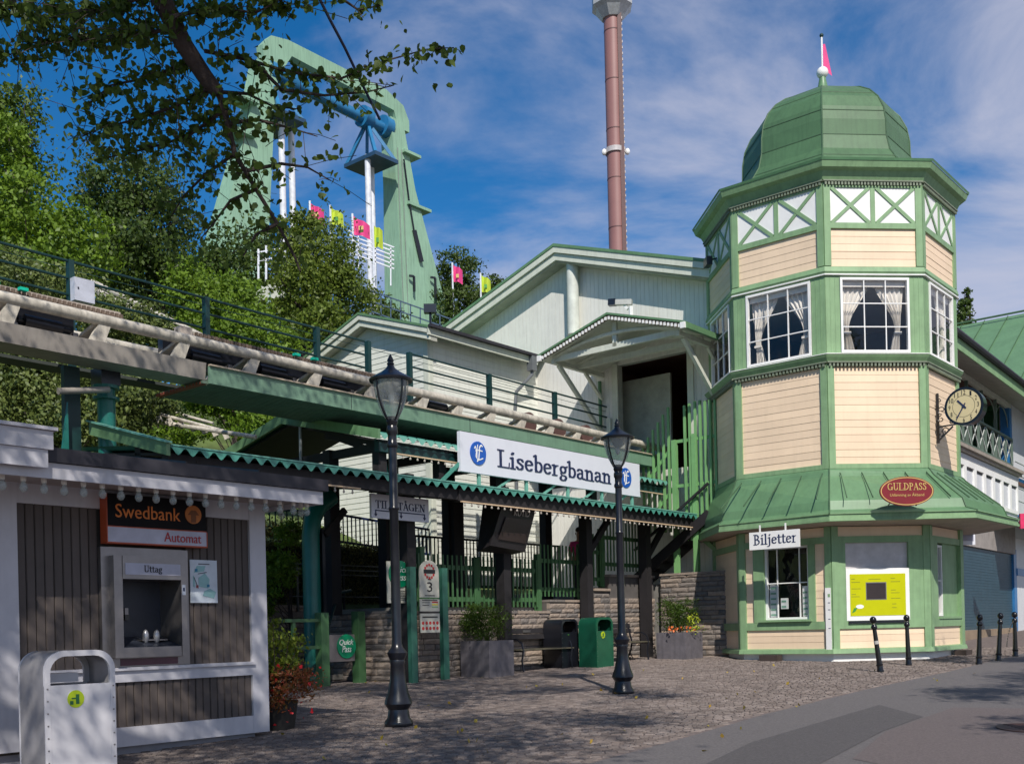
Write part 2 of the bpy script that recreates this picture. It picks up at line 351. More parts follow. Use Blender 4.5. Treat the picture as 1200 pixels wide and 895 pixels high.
def turn(mb, cx, cy, ang):   # rotate a mesh drawn facing -y about z so that it faces direction ang (deg, 0 = -y)
    c, s = math.cos(R(ang)), math.sin(R(ang)); mb.v = [(cx + c * x - s * y, cy + s * x + c * y, z) for x, y, z in mb.v]; return mb

# ---------------------------------------------------------------- foliage
def leaf_mesh6(name, P, size, m, seed, aspect=.8):
    rg = np.random.default_rng(seed); P = np.asarray(P, float); n = len(P)
    d = rg.normal(size=(n, 3)); d[:, 2] -= .9; d /= np.linalg.norm(d, axis=1)[:, None]
    a = rg.normal(size=(n, 3)); a -= d * (a * d).sum(1)[:, None]; a /= np.linalg.norm(a, axis=1)[:, None] + 1e-9; nn = np.cross(d, a)
    s = size * rg.uniform(.6, 1.2, n)[:, None]; o = aspect * .5
    v = np.stack([P - d * s * .45, P - d * s * .25 + a * s * o * .9 + nn * s * .08, P + d * s * .1 + a * s * o * .85 + nn * s * .1, P + d * s * .58, P + d * s * .1 - a * s * o * .85 + nn * s * .1, P - d * s * .25 - a * s * o * .9 + nn * s * .08], 1).reshape(-1, 3)
    me = bpy.data.meshes.new(name); me.vertices.add(6 * n); me.vertices.foreach_set('co', v.ravel())
    me.loops.add(6 * n); me.loops.foreach_set('vertex_index', np.arange(6 * n, dtype=np.int32))
    me.polygons.add(n); me.polygons.foreach_set('loop_start', np.arange(0, 6 * n, 6, dtype=np.int32)); me.polygons.foreach_set('loop_total', np.full(n, 6, dtype=np.int32))
    me.materials.append(m); me.update(calc_edges=True); me.validate(); return me
def leaf_mesh(name, P, size, m, seed, nrm=None, aspect=.62):
    rg = np.random.default_rng(seed); P = np.asarray(P, float); n = len(P)
    d = rg.normal(size=(n, 3)); d[:, 2] -= .35; d /= np.linalg.norm(d, axis=1)[:, None]
    a = rg.normal(size=(n, 3))
    if nrm is not None: a = np.cross(d, np.asarray(nrm) + .7 * rg.normal(size=(n, 3)))
    a -= d * (a * d).sum(1)[:, None]; a /= np.linalg.norm(a, axis=1)[:, None] + 1e-9
    s = size * rg.uniform(.6, 1.25, n)[:, None]
    nn = np.cross(d, a)
    v = np.stack([P - d * s * .5, P + a * s * aspect * .5 - d * s * .12 + nn * s * .1, P + d * s * .5, P - a * s * aspect * .5 - d * s * .12 + nn * s * .1], 1).reshape(-1, 3)
    me = bpy.data.meshes.new(name); me.vertices.add(4 * n); me.vertices.foreach_set('co', v.ravel())
    me.loops.add(4 * n); me.loops.foreach_set('vertex_index', np.arange(4 * n, dtype=np.int32))
    me.polygons.add(n); me.polygons.foreach_set('loop_start', np.arange(0, 4 * n, 4, dtype=np.int32)); me.polygons.foreach_set('loop_total', np.full(n, 4, dtype=np.int32))
    me.materials.append(m); me.update(calc_edges=True); me.validate(); return me
def crown_pts(blobs, n, seed, clump=.22, ncl=40):
    rg = np.random.default_rng(seed); out = []; nr = []
    vol = np.array([b[1][0] * b[1][2] for b in blobs]); vol = vol / vol.sum()
    for (c, r), f in zip(blobs, vol):
        c = np.array(c); r = np.array(r); k = int(ncl * max(.4, f * len(blobs)))
        d = rg.normal(size=(k, 3)); d /= np.linalg.norm(d, axis=1)[:, None]; rad = rg.uniform(.55, 1.0, k)[:, None]
        cc = c + d * r * rad; m = int(n * f); idx = rg.integers(0, k, m)
        sg = clump * r.mean() * rg.uniform(.6, 1.3, k)[idx][:, None]
        p = cc[idx] + rg.normal(size=(m, 3)) * sg * np.array([1, 1, .6]); out.append(p); q = p - c; nr.append(q / (np.linalg.norm(q, axis=1)[:, None] + 1e-6))
    return np.concatenate(out), np.concatenate(nr)
def foliage_obj(name, P, size, m, seed, parent=None, nrm=None, aspect=.62, **kw):
    base = (0, 0, 0)
    if parent is not None: fr, base = INFO[parent.name]; P = np.asarray(P) - np.array(base)
    o = bpy.data.objects.new(name, leaf_mesh(name, P, size, m, seed, nrm, aspect)); COL.objects.link(o)
    if parent is not None: o.parent = parent; INFO[o.name] = (FW, base)
    return setp(o, **kw)
def tree(name, label, cat, base, blobs, n, leaf, m, seed, tr=.18, group=None, ncl=40, clump=.22):
    t = thing(name, label, cat, FW, base, group)
    top = Vector(blobs[0][0]); b = Vector(base); mid = b.lerp(top, .55) + Vector((.25, .1, 0))
    mb = MB().tube([b - Vector((0, 0, .3)), b.lerp(mid, .5), mid, top], [tr, tr * .8, tr * .6, tr * .2], 8)
    for c, r in blobs:
        for k in range(4):
            a = rnd.uniform(0, 6.28); e = Vector(c) + Vector((math.cos(a) * r[0] * .7, math.sin(a) * r[1] * .7, rnd.uniform(-.3, .7) * r[2]))
            st = b.lerp(mid, rnd.uniform(.7, 1)); mb.tube([st, st.lerp(e, .5) + Vector((0, 0, .15 * r[2])), e], [tr * .35, tr * .22, tr * .05], 5)
    put('trunk', mb, bark, t, smooth=True)
    P, nr = crown_pts(blobs, n, seed, clump, ncl); foliage_obj('crown', P, leaf, m, seed, t, nr); return t
# ================================================================ GROUND
def gsheet(name, pts, dz, m, kind='structure'):
    mb = MB(); mb.add([(x, y, gz(x, y) + dz) for x, y in pts], [tuple(range(len(pts)))])
    return put(name, mb, m, fr=FW, base=(0, 0, 0), kind=kind)
gsheet('ground', [(-700, -700), (700, -700), (700, 120), (-700, 120)], -.03, joint)
BND = [(-1.6, 5.0), (.6, 9.78), (1.67, 11.3), (3.09, 13.45), (5.32, 16.4), (7.93, 19.6), (11.49, 24.3), (14.5, 28.2)]
def bx(y):
    for (x0, y0), (x1, y1) in zip(BND, BND[1:]):
        if y0 <= y <= y1: return x0 + (x1 - x0) * (y - y0) / (y1 - y0)
    return -1.6 - (5 - y) * .5 if y < 5 else 14.5
gsheet('asphalt_road', BND[::-1] + [(-12, -20), (60, -20), (60, 60), (26, 60)][0:3] + [(60, 90), (32, 50)], .004, asph)
gsheet('asphalt_patch', [(.9, 8.2), (2.34, 10.91), (4.75, 14.15), (4.80, 12.74), (3.9, 11.53), (2.6, 9.4), (1.9, 8.0)], .008, asphd)
gsheet('red_asphalt', [(3.0, 9.7), (3.92, 11.50), (5.53, 13.65), (6.4, 13.3), (30, 16), (30, 2), (6, 2)], .008, asphr)
# setts: near ones one by one, the rest one field
paving = gsheet('paving', [(-14, 2)] + [(bx(y) - .002, y) for y in (5, 9.78, 11.3, 13.45, 16.4, 19.6, 24.3, 28.2)] + [(10, 31), (-14, 31)], -.007, joint)
sm_ = MB()
def settgeo(mb, cx, cy, cz, lx, ly, tz):
    b = .007; hx, hy = lx / 2, ly / 2
    v = [(cx + a * hx, cy + c * hy, cz - .03) for a, c in ((-1, -1), (1, -1), (1, 1), (-1, 1))]
    v += [(cx + a * (hx - b), cy + c * (hy - b), cz + tz + rnd.uniform(-.001, .001)) for a, c in ((-1, -1), (1, -1), (1, 1), (-1, 1))]
    mb.add(v, [(4, 5, 6, 7), (0, 1, 5, 4), (1, 2, 6, 5), (2, 3, 7, 6), (3, 0, 4, 7)])
sing = []; field = MB(); row = 0; y = 7.0
while y < 27:
    ly = .095; x = -9 + (row % 2) * .08
    while x < 13:
        lx = rnd.uniform(.10, .145); cx = x + lx / 2; x += lx
        # rows run along the station front direction in a gentle arc
        wy = y + .04 * math.sin(cx * .5)
        if cx < bx(wy) - .10 and in_view((cx, wy, gz(cx, wy)), 12):
            s_, e_ = FL.inv(cx, wy)
            if e_ < 14.8 or s_ < 13.6:
                if not (e_ > 10.45 and s_ < 7.5):
                    d = (cx, wy, gz(cx, wy), lx - .007, ly - .007, rnd.uniform(-.002, .003))
                    sing.append(d)
    y += ly; row += 1
sing.sort(key=lambda d: d[1])
smesh = []
for i in range(6):
    q = MB(); settgeo(q, 0, 0, 0, .12, .088, .002); smesh.append(q.mesh('sett', setto))
for i, d in enumerate(sing):
    if i < 298: o = piece('sett', smesh[i % 6], paving, (d[0], d[1], d[2] + d[5] * .6), (.03, 0, 0), (d[3] / .12, d[4] / .088, 1))
    else: settgeo(field, *d)
put('sett_field', field, sett, paving, kind='stuff')
# fallen leaves
P = []
for k in range(60):
    yy = rnd.uniform(10, 22); xx = rnd.uniform(-3, bx(yy) + 1)
    P.append((xx, yy, gz(xx, yy) + .02))
foliage_obj('fallen_leaves', P, .07, leafmat('yellow_fallen_leaf', (.45, .27, .05), (.30, .24, .03), .1), 5, kind='stuff')
mc = MB(); mc.lathe([(0, .42), (.012, .42), (.012, .36)], 28); mc.lathe([(0, .34), (.014, .34), (.014, .01)], 28)
for i in range(-3, 4): mc.cbox(0, i * .09, .016, .5, .03, .008)
mc.v = [(x, y, z + .03 * y) for x, y, z in mc.v]
mc.v = [(x + 5.55, y + 11.45, z + gz(0, 11.45) + .008) for x, y, z in mc.v]
put('manhole_cover', mc, mat('rusty_iron', (.09, .05, .045), .6, .3, var=.3), fr=FW, label='round rusty iron manhole cover in the reddish asphalt at the lower right', cat='manhole cover')

# hill behind the station
def hillz(s, e):
    z = 2.05 + max(0, e - 17.6) * .42 - max(0, e - 48) * .3
    z += .35 * math.sin(s * .35) * min(1, max(0, e - 18) / 6) + .3 * math.sin(e * .5 + s * .21) * min(1, max(0, e - 18) / 6)
    z -= max(0, s - 26) * .16 * min(1, max(0, e - 17) / 10); return max(z, 1.0)
hb = MB(); nx, ny = 60, 34
for j in range(ny):
    for i in range(nx):
        s = -22 + i * 1.9; e = 17.3 + j * 1.6; hb.v.append((s, e, hillz(s, e)))
for j in range(ny - 1):
    for i in range(nx - 1): a = j * nx + i; hb.f.append((a, a + 1, a + 1 + nx, a + nx))
put('hill', hb, grass, fr=FL, base=(0, 0, 0), kind='structure', smooth=True)
put('platform', MB().box(14.15, 34, 14.95, 22, .3, 2.02).box(21.3, 34, 14.95, 22, 2.0, 2.45).box(22.95, 34, 13.4, 24, .3, 2.6), mat('concrete', (.2, .19, .175), .85), fr=FL, base=(14, 15, .3), kind='structure')
put('entrance_floor', MB().box(10.5, 14.15, 16.2, 19, .2, gzl(12, 17) + .1), MATS['concrete'], fr=FL, base=(12, 16.2, .2), kind='structure')

# ================================================================ TICKET TOWER
TC = (24.53, 10.63); RR = 2.85; AP = RR * math.cos(R(22.5)); HS = RR * math.sin(R(22.5))
tower = thing('ticket_tower', 'octagonal cream and green wooden ticket tower with bulbous green sheet dome at the right', 'tower', FL, (TC[0], TC[1], .7))
def tput(name, mb, m, ang=None, parent=None, **kw):
    if ang is not None: turn(mb, TC[0], TC[1], ang)
    return put(name, mb, m, parent or tower, **kw)
ANG = {'AB': -135, 'BC': -90, 'CD': -45, 'DE': 0}
def rings(prof, n=8, ph=22.5, rs=None):   # prof (z, R corner)
    mb = MB(); m = len(prof)
    for z, r in prof:
        for k in range(n):
            t = R(ph + 360 * k / n); rr = rs(k, r) if rs else r; mb.v.append((TC[0] + rr * math.cos(t), TC[1] + rr * math.sin(t), z))
    for i in range(m - 1):
        for k in range(n):
            k2 = (k + 1) % n; mb.f.append((i * n + k, i * n + k2, (i + 1) * n + k2, (i + 1) * n + k))
    return mb
def solid(prof, **k):
    mb = rings(prof, **k); n = 8; mb.f.append(tuple(range(n))[::-1]); mb.f.append(tuple((len(prof) - 1) * n + i for i in range(n))); return mb
tput('plinth', solid([(.3, 2.80), (.86, 2.80)]), white)
tput('base_rail', solid([(.86, 2.95), (.95, 2.93), (.97, 2.86)]), green)
# inner wall backing; the window storey is left open so one sees in
tput('wall', solid([(.95, 2.76), (1.56, 2.76)]), green)
tput('interior_wall', solid([(1.5, 2.0), (3.5, 2.0)]), darkin)
tput('wall', solid([(3.34, 2.78), (7.2, 2.78), (7.24, 2.6)]), green)
tput('interior_wall', solid([(7.1, .5), (9.1, .5)]), mat('dim_room', (.14, .10, .075), .9))
for ang_ in (45, 90, 135, 180): tput('interior_wall', MB().box(-HS, HS, -AP, -AP + .1, 7.2, 9.1), MATS['dim_room'], ang_)
tput('interior_floor', solid([(7.26, 2.7), (7.30, 2.7)]), MATS['dim_room'])
tput('wall', solid([(8.98, 2.76), (11.1, 2.76)]), white)
tput('cornice', solid([(7.13, 2.90), (7.22, 2.97), (7.27, 3.0), (7.285, 2.86)]), green)
tput('sill_line', solid([(7.285, 2.99), (7.30, 2.99)]), white)
tput('belt', solid([(9.02, 2.89), (9.07, 2.93), (9.18, 2.90), (9.2, 2.84)]), green)
tput('sill_line', solid([(8.995, 2.93), (9.02, 2.93)]), white)
tput('cornice', solid([(11.0, 2.88), (11.04, 2.93), (11.20, 3.02), (11.24, 3.13), (11.36, 3.18), (11.40, 3.14), (11.47, 2.7)]), green)
tput('gutter', rings([(11.36, 3.19), (11.41, 3.21), (11.42, 3.16)]), mat('gutter_green', (.10, .22, .11), .4))
# dome in courses with lapped seams
dprof = [(11.45, 2.72), (11.6, 2.5), (11.82, 2.22), (12.1, 2.03), (12.45, 1.94), (12.8, 1.93), (13.12, 1.87), (13.42, 1.72), (13.68, 1.48), (13.88, 1.18), (14.02, .85), (14.11, .5), (14.15, .2)]
tput('dome', rings(dprof), domeg)
for k in range(8):
    t = R(22.5 + 45 * k)
    mb = MB(); pts = [(TC[0] + (r + .005) * math.cos(t), TC[1] + (r + .005) * math.sin(t), z) for z, r in dprof]
    mb.tube(pts, .018, 5); tput('dome_rib', mb, mat('dark_seam', (.06, .12, .06), .6))
for z0 in (11.9, 12.45, 13.02, 13.55, 13.92):
    for (za, ra), (zb, rb) in zip(dprof, dprof[1:]):
        if za <= z0 < zb: r0 = ra + (rb - ra) * (z0 - za) / (zb - za)
    tput('dome_seam', rings([(z0 - .008, r0 + .012), (z0 + .008, r0 + .012), (z0 + .012, r0 - .01)]), MATS['dark_seam'])
fin = MB().lathe([(14.1, .26), (14.2, .23), (14.28, .15), (14.5, .10), (14.66, .07)], 16, *TC); tput('finial', fin, roofg, smooth=True)
tput('finial_ball', MB().ell((TC[0], TC[1], 14.76), (.14, .14, .14), 16, 10), white, smooth=True)
tput('flagpole', MB().tube([(TC[0], TC[1], 14.85), (TC[0], TC[1], 15.62)], .022, 8), white)
tput('pole_knob', MB().ell((TC[0], TC[1], 15.66), (.05, .05, .05), 10, 6), dgreen, smooth=True)
fl = MB(); 
for i in range(7):
    z = 15.45 - i * .1; wv = .02 + .025 * i
    fl.v += [(TC[0] + .02, TC[1] - .02, z), (TC[0] + .03 + wv * .6, TC[1] - .05 - wv * .8, z - .06 * i / 2)]
for i in range(6): a = i * 2; fl.f.append((a, a + 1, a + 3, a + 2))
tput('pennant', fl, pinkf)
# skirt roof
def rsk(k, r):   # corner k at 22.5+45k in the station frame ; the side at the station canopy is cut back
    ex = max(0, r - 2.9); f = {3: .45, 4: .72, 2: .3}.get(k, 1); return r - ex * (1 - f)
sk = [(4.84, 2.88), (4.80, 2.93), (4.72, 2.99), (4.66, 3.04), (4.08, 3.76), (3.885, 3.84), (3.865, 3.88), (3.79, 4.12)]
tput('skirt_roof', rings(sk, rs=rsk), roofg)
tput('skirt_fascia', rings([(3.79, 4.12), (3.775, 4.12), (3.77, 4.08), (3.69, 4.08), (3.685, 4.11), (3.63, 4.11), (3.625, 4.03)], rs=rsk), green)
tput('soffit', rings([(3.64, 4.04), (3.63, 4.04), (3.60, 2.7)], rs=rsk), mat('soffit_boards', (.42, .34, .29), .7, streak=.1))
for k in range(8):
    t = R(22.5 + 45 * k); c_ = lambda z, r: (TC[0] + rsk(k, r) * math.cos(t), TC[1] + rsk(k, r) * math.sin(t), z)
    tput('roof_hip', MB().tube([c_(z, r + .01) for z, r in sk], .016, 5), MATS['dark_seam'])
for a, ang in (('BC', -90), ('CD', -45), ('DE', 0)):
    for q in range(-3, 4):
        x = q * .56 + .05; s0 = math.cos(R(22.5))
        lim = (3.76 if a != 'BC' else 3.6) * math.sin(R(22.5))
        if abs(x) > 1.35: continue
        tput('roof_seam', MB().bar((x * .86, - 2.99 * s0 - .03, 4.73), (x * .86, -3.05 * s0 - .03, 4.68), .014, .03).bar((x * .86, -3.05 * s0 - .026, 4.685), (x, -3.77 * s0 - .022, 4.115), .014, .03), MATS['dark_seam'], ang)
        # lies just above the sloping sheet
# faces
def boards(ang, x0, x1, z0, n, pitch, name='siding_board', m=cream, y=-AP):
    L = x1 - x0; mb = MB().add([(-L / 2, .0, 0), (L / 2, .0, 0), (L / 2, -.019, 0), (-L / 2, -.019, 0), (-L / 2, 0, pitch * 1.04), (L / 2, 0, pitch * 1.04), (L / 2, -.012, pitch * 1.04), (-L / 2, -.012, pitch * 1.04)],
                               [(0, 1, 2, 3), (4, 7, 6, 5), (3, 2, 6, 7), (0, 3, 7, 4), (1, 5, 6, 2), (0, 4, 5, 1)])
    me = mb.mesh(name, m); c, s = math.cos(R(ang)), math.sin(R(ang)); xc = (x0 + x1) / 2
    for i in range(n):
        x, yy = xc, y + .02 + rnd.uniform(-.002, .002)
        piece(name, me, tower, (TC[0] + c * x - s * yy, TC[1] + s * x + c * yy, z0 + i * pitch), (0, 0, R(ang)))
YF = -AP - .012
def fbox(name, ang, x0, x1, z0, z1, m, d=.03, y=None, parent=None, **k):
    y = YF if y is None else y
    return tput(name, MB().box(x0, x1, y - d, y + .05, z0, z1), m, ang, parent, **k)
def window(ang, x0, x1, z0, z1, nx, nz, curtains=False, fw=.05, mw=.022, gl=glass, pos=None, rec=0.0):
    y = YF + rec
    f = MB().box(x0, x1, y - .045, y + .04, z0, z0 + fw).box(x0, x1, y - .045, y + .04, z1 - fw, z1).box(x0, x0 + fw, y - .043, y + .04, z0 + fw, z1 - fw).box(x1 - fw, x1, y - .043, y + .04, z0 + fw, z1 - fw)
    w_ = tput('window', f, white, ang)
    gx = [x0 + fw + (x1 - x0 - 2 * fw) * i / nx for i in range(nx + 1)] if pos is None else pos
    gzz = [z0 + fw + (z1 - z0 - 2 * fw) * i / nz for i in range(nz + 1)]
    for i in range(1, len(gx) - 1): put('muntin', turn(MB().box(gx[i] - mw / 2, gx[i] + mw / 2, y - .03, y, z0 + fw, z1 - fw), *TC, ang), white, w_)
    for i in range(1, nz): put('muntin', turn(MB().box(x0 + fw, x1 - fw, y - .028, y + .002, gzz[i] - mw / 2, gzz[i] + mw / 2), *TC, ang), white, w_)
    for i in range(len(gx) - 1):
        for j in range(nz):
            g = MB(); g.add([(gx[i], y - .005, gzz[j]), (gx[i + 1], y - .005, gzz[j]), (gx[i + 1], y - .005, gzz[j + 1]), (gx[i], y - .005, gzz[j + 1])], [(0, 1, 2, 3)])
            put('pane', turn(g, *TC, ang), gl, w_)
    if curtains:
        W2 = (x1 - x0) / 2 - .05; xm = (x0 + x1) / 2
        for sgn in (-1, 1):
            c = MB(); nu, nv = 30, 16; xo = xm + sgn * W2
            for j in range(nv + 1):
                v = j / nv; z = z1 - .06 - v * (z1 - z0 - .1)
                wd = .62 * W2 * (1.35 - 1.25 * math.sin(min(1, v / .72) * math.pi / 2) ** 1.6) + .06 if v < .72 else .62 * W2 * (.16 + .75 * (v - .72)) + .06
                off = .0 + (.10 * (v / .72) ** 1.5 if v < .72 else .10)
                for i in range(nu + 1):
                    u = i / nu; x = xo - sgn * (off + u * wd); c.v.append((x, y + .16 + .035 * math.sin(u * 34 + 1.3 * v) * (.5 + v), z))
            for j in range(nv):
                for i in range(nu): a = j * (nu + 1) + i; c.f.append((a, a + 1, a + nu + 2, a + nu + 1))
            put('curtain', turn(c, *TC, ang), curt, w_, smooth=True)
            put('curtain_tie', turn(MB().cbox(xo - sgn * .15, y + .13, z1 - .06 - .72 * (z1 - z0 - .1), .16, .06, .05), *TC, ang), curt, w_)
        put('blind', turn(MB().box(x0 + .05, x1 - .05, y + .06, y + .09, z1 - .17, z1 - .05), *TC, ang), curt, w_)
    return w_
for k, ang in ANG.items():
    PW = .14
    # middle storey
    boards(ang, -HS + PW, HS - PW, 4.93, 13, .161)
    for sg in (-1, 1):
        xa, xb = (-HS - .005, -HS + PW) if sg < 0 else (HS - PW, HS + .005)
        fbox('corner_post', ang, xa, xb, 4.84, 7.13, green); fbox('corner_post', ang, xa, xb, 9.2, 11.02, green)
        fbox('corner_post', ang, xa, xb, .96, 3.6, green)
        fbox('wall_board', ang, (-HS - .005 if sg < 0 else .78), (-.78 if sg < 0 else HS + .005), 7.28, 9.0, green, d=.012)
        for q in (1, 2): fbox('cover_strip', ang, sg * (.78 + q * .105) - .006, sg * (.78 + q * .105) + .006, 7.30, 9.0, green, d=.018)
    fbox('rail', ang, -HS + PW, HS - PW, 4.84, 4.94, green, d=.026)
    fbox('wall_board', ang, -.78, .78, 7.285, 7.34, green, d=.012); fbox('wall_board', ang, -.78, .78, 8.94, 9.0, green, d=.012)
    window(ang, -.775, .765, 7.335, 8.945, 3, 3, curtains=(k in ('BC', 'CD', 'DE')))
    # dentils
    for (zd, nn, hh) in ((7.03, 26, .075), (10.93, 30, .07)):
        mb = MB()
        for i in range(nn):
            x = -HS + (i + .5) * 2 * HS / nn; mb.box(x - .022, x + .022, YF - .075, YF, zd, zd + hh)
        mb.box(-HS - .02, HS + .02, YF - .09, YF, zd + hh, zd + hh + .03)
        tput('dentil_row', mb, mat('dentil_grey_green', (.17, .20, .14), .6), ang, kind='stuff')
    # upper storey
    boards(ang, -HS + PW, HS - PW, 9.2, 5, .162)
    fbox('rail', ang, -HS + PW, HS - PW, 10.01, 10.13, green, d=.026)
    fbox('rail', ang, -HS + PW, HS - PW, 10.89, 10.93, green, d=.026)
    fbox('white_panel', ang, -HS + PW, HS - PW, 10.1, 10.95, white, d=.002)
    fbox('cross_stud', ang, -.05, .05, 10.13, 10.9, green, d=.022)
    for c0 in (-1, 1):
        xa, xb = (-HS + PW, -.05) if c0 < 0 else (.05, HS - PW)
        for n_, (za, zb) in enumerate(((10.13, 10.89), (10.89, 10.13))):
            tput('cross_brace', MB().bar((xa + .03, YF - .008 - .004 * n_, za), (xb - .03, YF - .008 - .004 * n_, zb), .03, .075, up=(0, 0, 1)), green, ang)
    # ground storey common
    fbox('rail', ang, -HS + PW, HS - PW, 1.39, 1.56, green, d=.026)
    boards(ang, -HS + PW, HS - PW, .97, 3, .142)
    fbox('rail', ang, -HS + PW, HS - PW, 3.24, 3.38, green, d=.026)
    boards(ang, -HS + PW, HS - PW, 3.38, 1, .2)
# ground storey openings
boards(-135, -HS + .14, HS - .14, 1.56, 10, .168)
boards(-90, -.95, -.75, 1.56, 10, .168); boards(-90, .72, .95, 1.56, 10, .168)
fbox('window_surround', -90, -.75, -.49, 1.56, 3.24, green, d=.03); fbox('window_surround', -90, .57, .72, 1.56, 3.24, green, d=.03)
w1 = window(-90, -.49, .57, 1.62, 3.24, 3, 2, pos=[-.44, -.20, .33, .52], rec=.08)
w1.name = 'ticket_window'
fbox('window_sill', -90, -.6, .64, 1.57, 1.62, green, d=.10)
for x0, x1, z0, z1 in ((-.42, -.24, 1.68, 2.40), (-.16, 0, 1.86, 2.1), (.36, .50, 1.68, 2.35)):
    nt_ = fbox('notice', -90, x0, x1, z0, z1, mat('notice_paper', (.6, .62, .62), .6), d=.0, y=YF + .12)
    for q in range(int((z1 - z0) / .12)):
        put('notice_print', turn(MB().box(x0 + .02, x1 - .03, YF + .112, YF + .119, z0 + .03 + q * .12, z0 + .07 + q * .12), *TC, -90), mat('notice_tint', (.15, .3, .22), .6), nt_)
fbox('window_surround', -45, -HS + .14, -.79, 1.56, 3.24, green, d=.02); fbox('window_surround', -45, .62, HS - .14, 1.56, 3.24, green, d=.02)
fbox('shutter_panel', -45, -.79, .62, 2.68, 3.24, mat('shutter_grey_white', (.52, .49, .50), .5), d=-.06)
pf = fbox('poster_frame', -45, -.79, .62, 1.56, 2.68, white, d=.03)
py_ = YF - .032
ps_ = put('poster', turn(MB().box(-.71, .53, py_ - .006, py_, 1.66, 2.56), *TC, -45), yellow, pf)
put('poster_screen', turn(MB().box(-.34, .08, py_ - .014, py_ - .006, 2.02, 2.36), *TC, -45), mat('screen_dark', (.03, .02, .02), .25), pf)
put('poster_screen_edge', turn(MB().box(-.36, .10, py_ - .009, py_ - .006, 2.00, 2.38), *TC, -45), steel, pf)
pm = MB()
for x, z, l in ((-.68, 2.45, .1), (-.68, 2.38, .24), (-.68, 2.24, .26), (-.68, 2.12, .12), (-.68, 2.07, .22), (.2, 2.45, .12), (.2, 2.38, .26), (.2, 2.2, .14), (.2, 2.14, .24), (.2, 2.02, .26), (.22, 1.9, .12), (.22, 1.82, .12), (-.3, 2.44, .34)):
    put('print_line', turn(MB().box(x, x + l * .8, py_ - .008, py_ - .004, z, z + .011), *TC, -45), mat('olive_print', (.18, .19, .01), .5), pf)
put('poster_bubble', turn(MB().prism([(-.50 + .09 * math.cos(t / 12 * 6.283), 1.86 + .045 * math.sin(t / 12 * 6.283)) for t in range(12)], 'y', py_ - .009, py_ - .005), *TC, -45), white, pf)
put('poster_leaf', turn(MB().prism([(-.68, 1.72), (-.60, 1.76), (-.55, 1.84), (-.63, 1.83)], 'y', py_ - .009, py_ - .005), *TC, -45), mat('leaf_print', (.04, .25, .03), .5), pf)
fbox('window_sill', -45, -.76, .58, 1.50, 1.555, black, d=.07)
fbox('window_surround', 0, -HS + .14, -.62, 1.56, 3.24, green, d=.02); fbox('wall_board', 0, -.1, HS - .14, 1.56, 3.24, green, d=-.25)
window(0, -.62, -.1, 1.62, 3.2, 2, 2, rec=.1); fbox('window_sill', 0, -.62, .9, 1.56, 1.61, green, d=.05)
fbox('pilaster', 0, HS - .2, HS, .96, 3.6, green, d=.04)
# flood light hanging on the shaded side
lf = MB().cbox(0, -.22, .0, .30, .14, .2).tube([(0, 0, .1), (0, -.15, .05)], .02, 6); lf.v = [(x - .2, y + YF, z + 10.25) for x, y, z in lf.v]
fldl = put('floodlight', turn(lf, *TC, -135), black, fr=FL, label='black floodlight on the shaded side of the octagonal tower under its cornice', cat='floodlight')
# height ruler on the corner
hr = thing('height_ruler', 'white measuring board fixed to the tower corner beside the ticket window', 'measuring board', FL, (21.62, 9.55, .95))
mb = MB().box(HS - .13, HS - .01, YF - .055, YF - .032, .95, 2.28); put('board', turn(mb, *TC, -90), white, hr)
for q, (zz, cc) in enumerate(((2.08, green), (1.95, navy), (1.8, navy), (1.6, navy), (1.4, navy))):
    put('mark', turn(MB().box(HS - .07, HS - .02, YF - .058, YF - .055, zz, zz + (.07 if q == 0 else .015)), *TC, -90), cc, hr)
# plinth stones
for sx, ang_, xx in ((1, -90, -.3), (2, 0, .55)):
    m2 = turn(MB().box(xx - .22, xx + .22, -AP - .3, -AP - .05, gzl(22, 10) - .05, gzl(22, 10) + .14), *TC, ang_)
    put('base_stone', m2, mat('brown_stone', (.05, .035, .03), .8), fr=FL, label=('dark brown block against the tower foot below the ticket window' if sx == 1 else 'dark brown block at the right foot of the tower'), cat='block')

# ================================================================ HANGING SIGNS ON THE TOWER
bs = thing('ticket_sign', 'white hanging board reading Biljetter below the tower skirt roof', 'sign', FL, (21.1, 10.45, 3.1))
put('board', MB().box(21.08, 21.12, 9.88, 11.05, 3.15, 3.53), white, bs)
for e in (10.2, 10.8): put('hanger', MB().bar((21.1, e, 3.53), (21.1, e, 3.68), .03, .02), white, bs)
lt = fit(serif('Biljetter'), -.5, .5, 3.2, 3.49, 0); turn(lt, 21.079, 10.45, -90); put('lettering', lt, navy, bs)
gp = thing('pass_sign', 'oval dark red sign reading GULDPASS in gold on the skirt roof', 'sign', FL, (22.3, 8.4, 3.9))
def ellp(a, b, z0, n=40): return [(a * math.cos(6.2832 * i / n), z0 + b * math.sin(6.2832 * i / n)) for i in range(n)]
GY = -3.98
put('panel', turn(MB().prism(ellp(.57, .30, 4.17), 'y', GY, GY + .04), *TC, -45), redp, gp)
rm = MB(); rm.v = [(x, GY - .004, z) for x, z in ellp(.555, .285, 4.17)] + [(x, GY - .004, z) for x, z in ellp(.535, .268, 4.17)]
rm.f = [(i, (i + 1) % 40, 40 + (i + 1) % 40, 40 + i) for i in range(40)]; put('rim', turn(rm, *TC, -45), gold, gp)
put('lettering', turn(fit(serif('GULDPASS'), -.41, .41, 4.19, 4.34, GY - .002), *TC, -45), gold, gp)
put('small_lettering', turn(fit(sans('Utl\u00e4mning av \u00c5kband'), -.36, .36, 4.05, 4.14, GY - .002), *TC, -45), gold, gp)
for x in (-.3, .3): put('bracket', turn(MB().bar((x, GY + .03, 4.0), (x * 1.0, GY + .25, 3.9), .02, .02), *TC, -45), steel, gp)
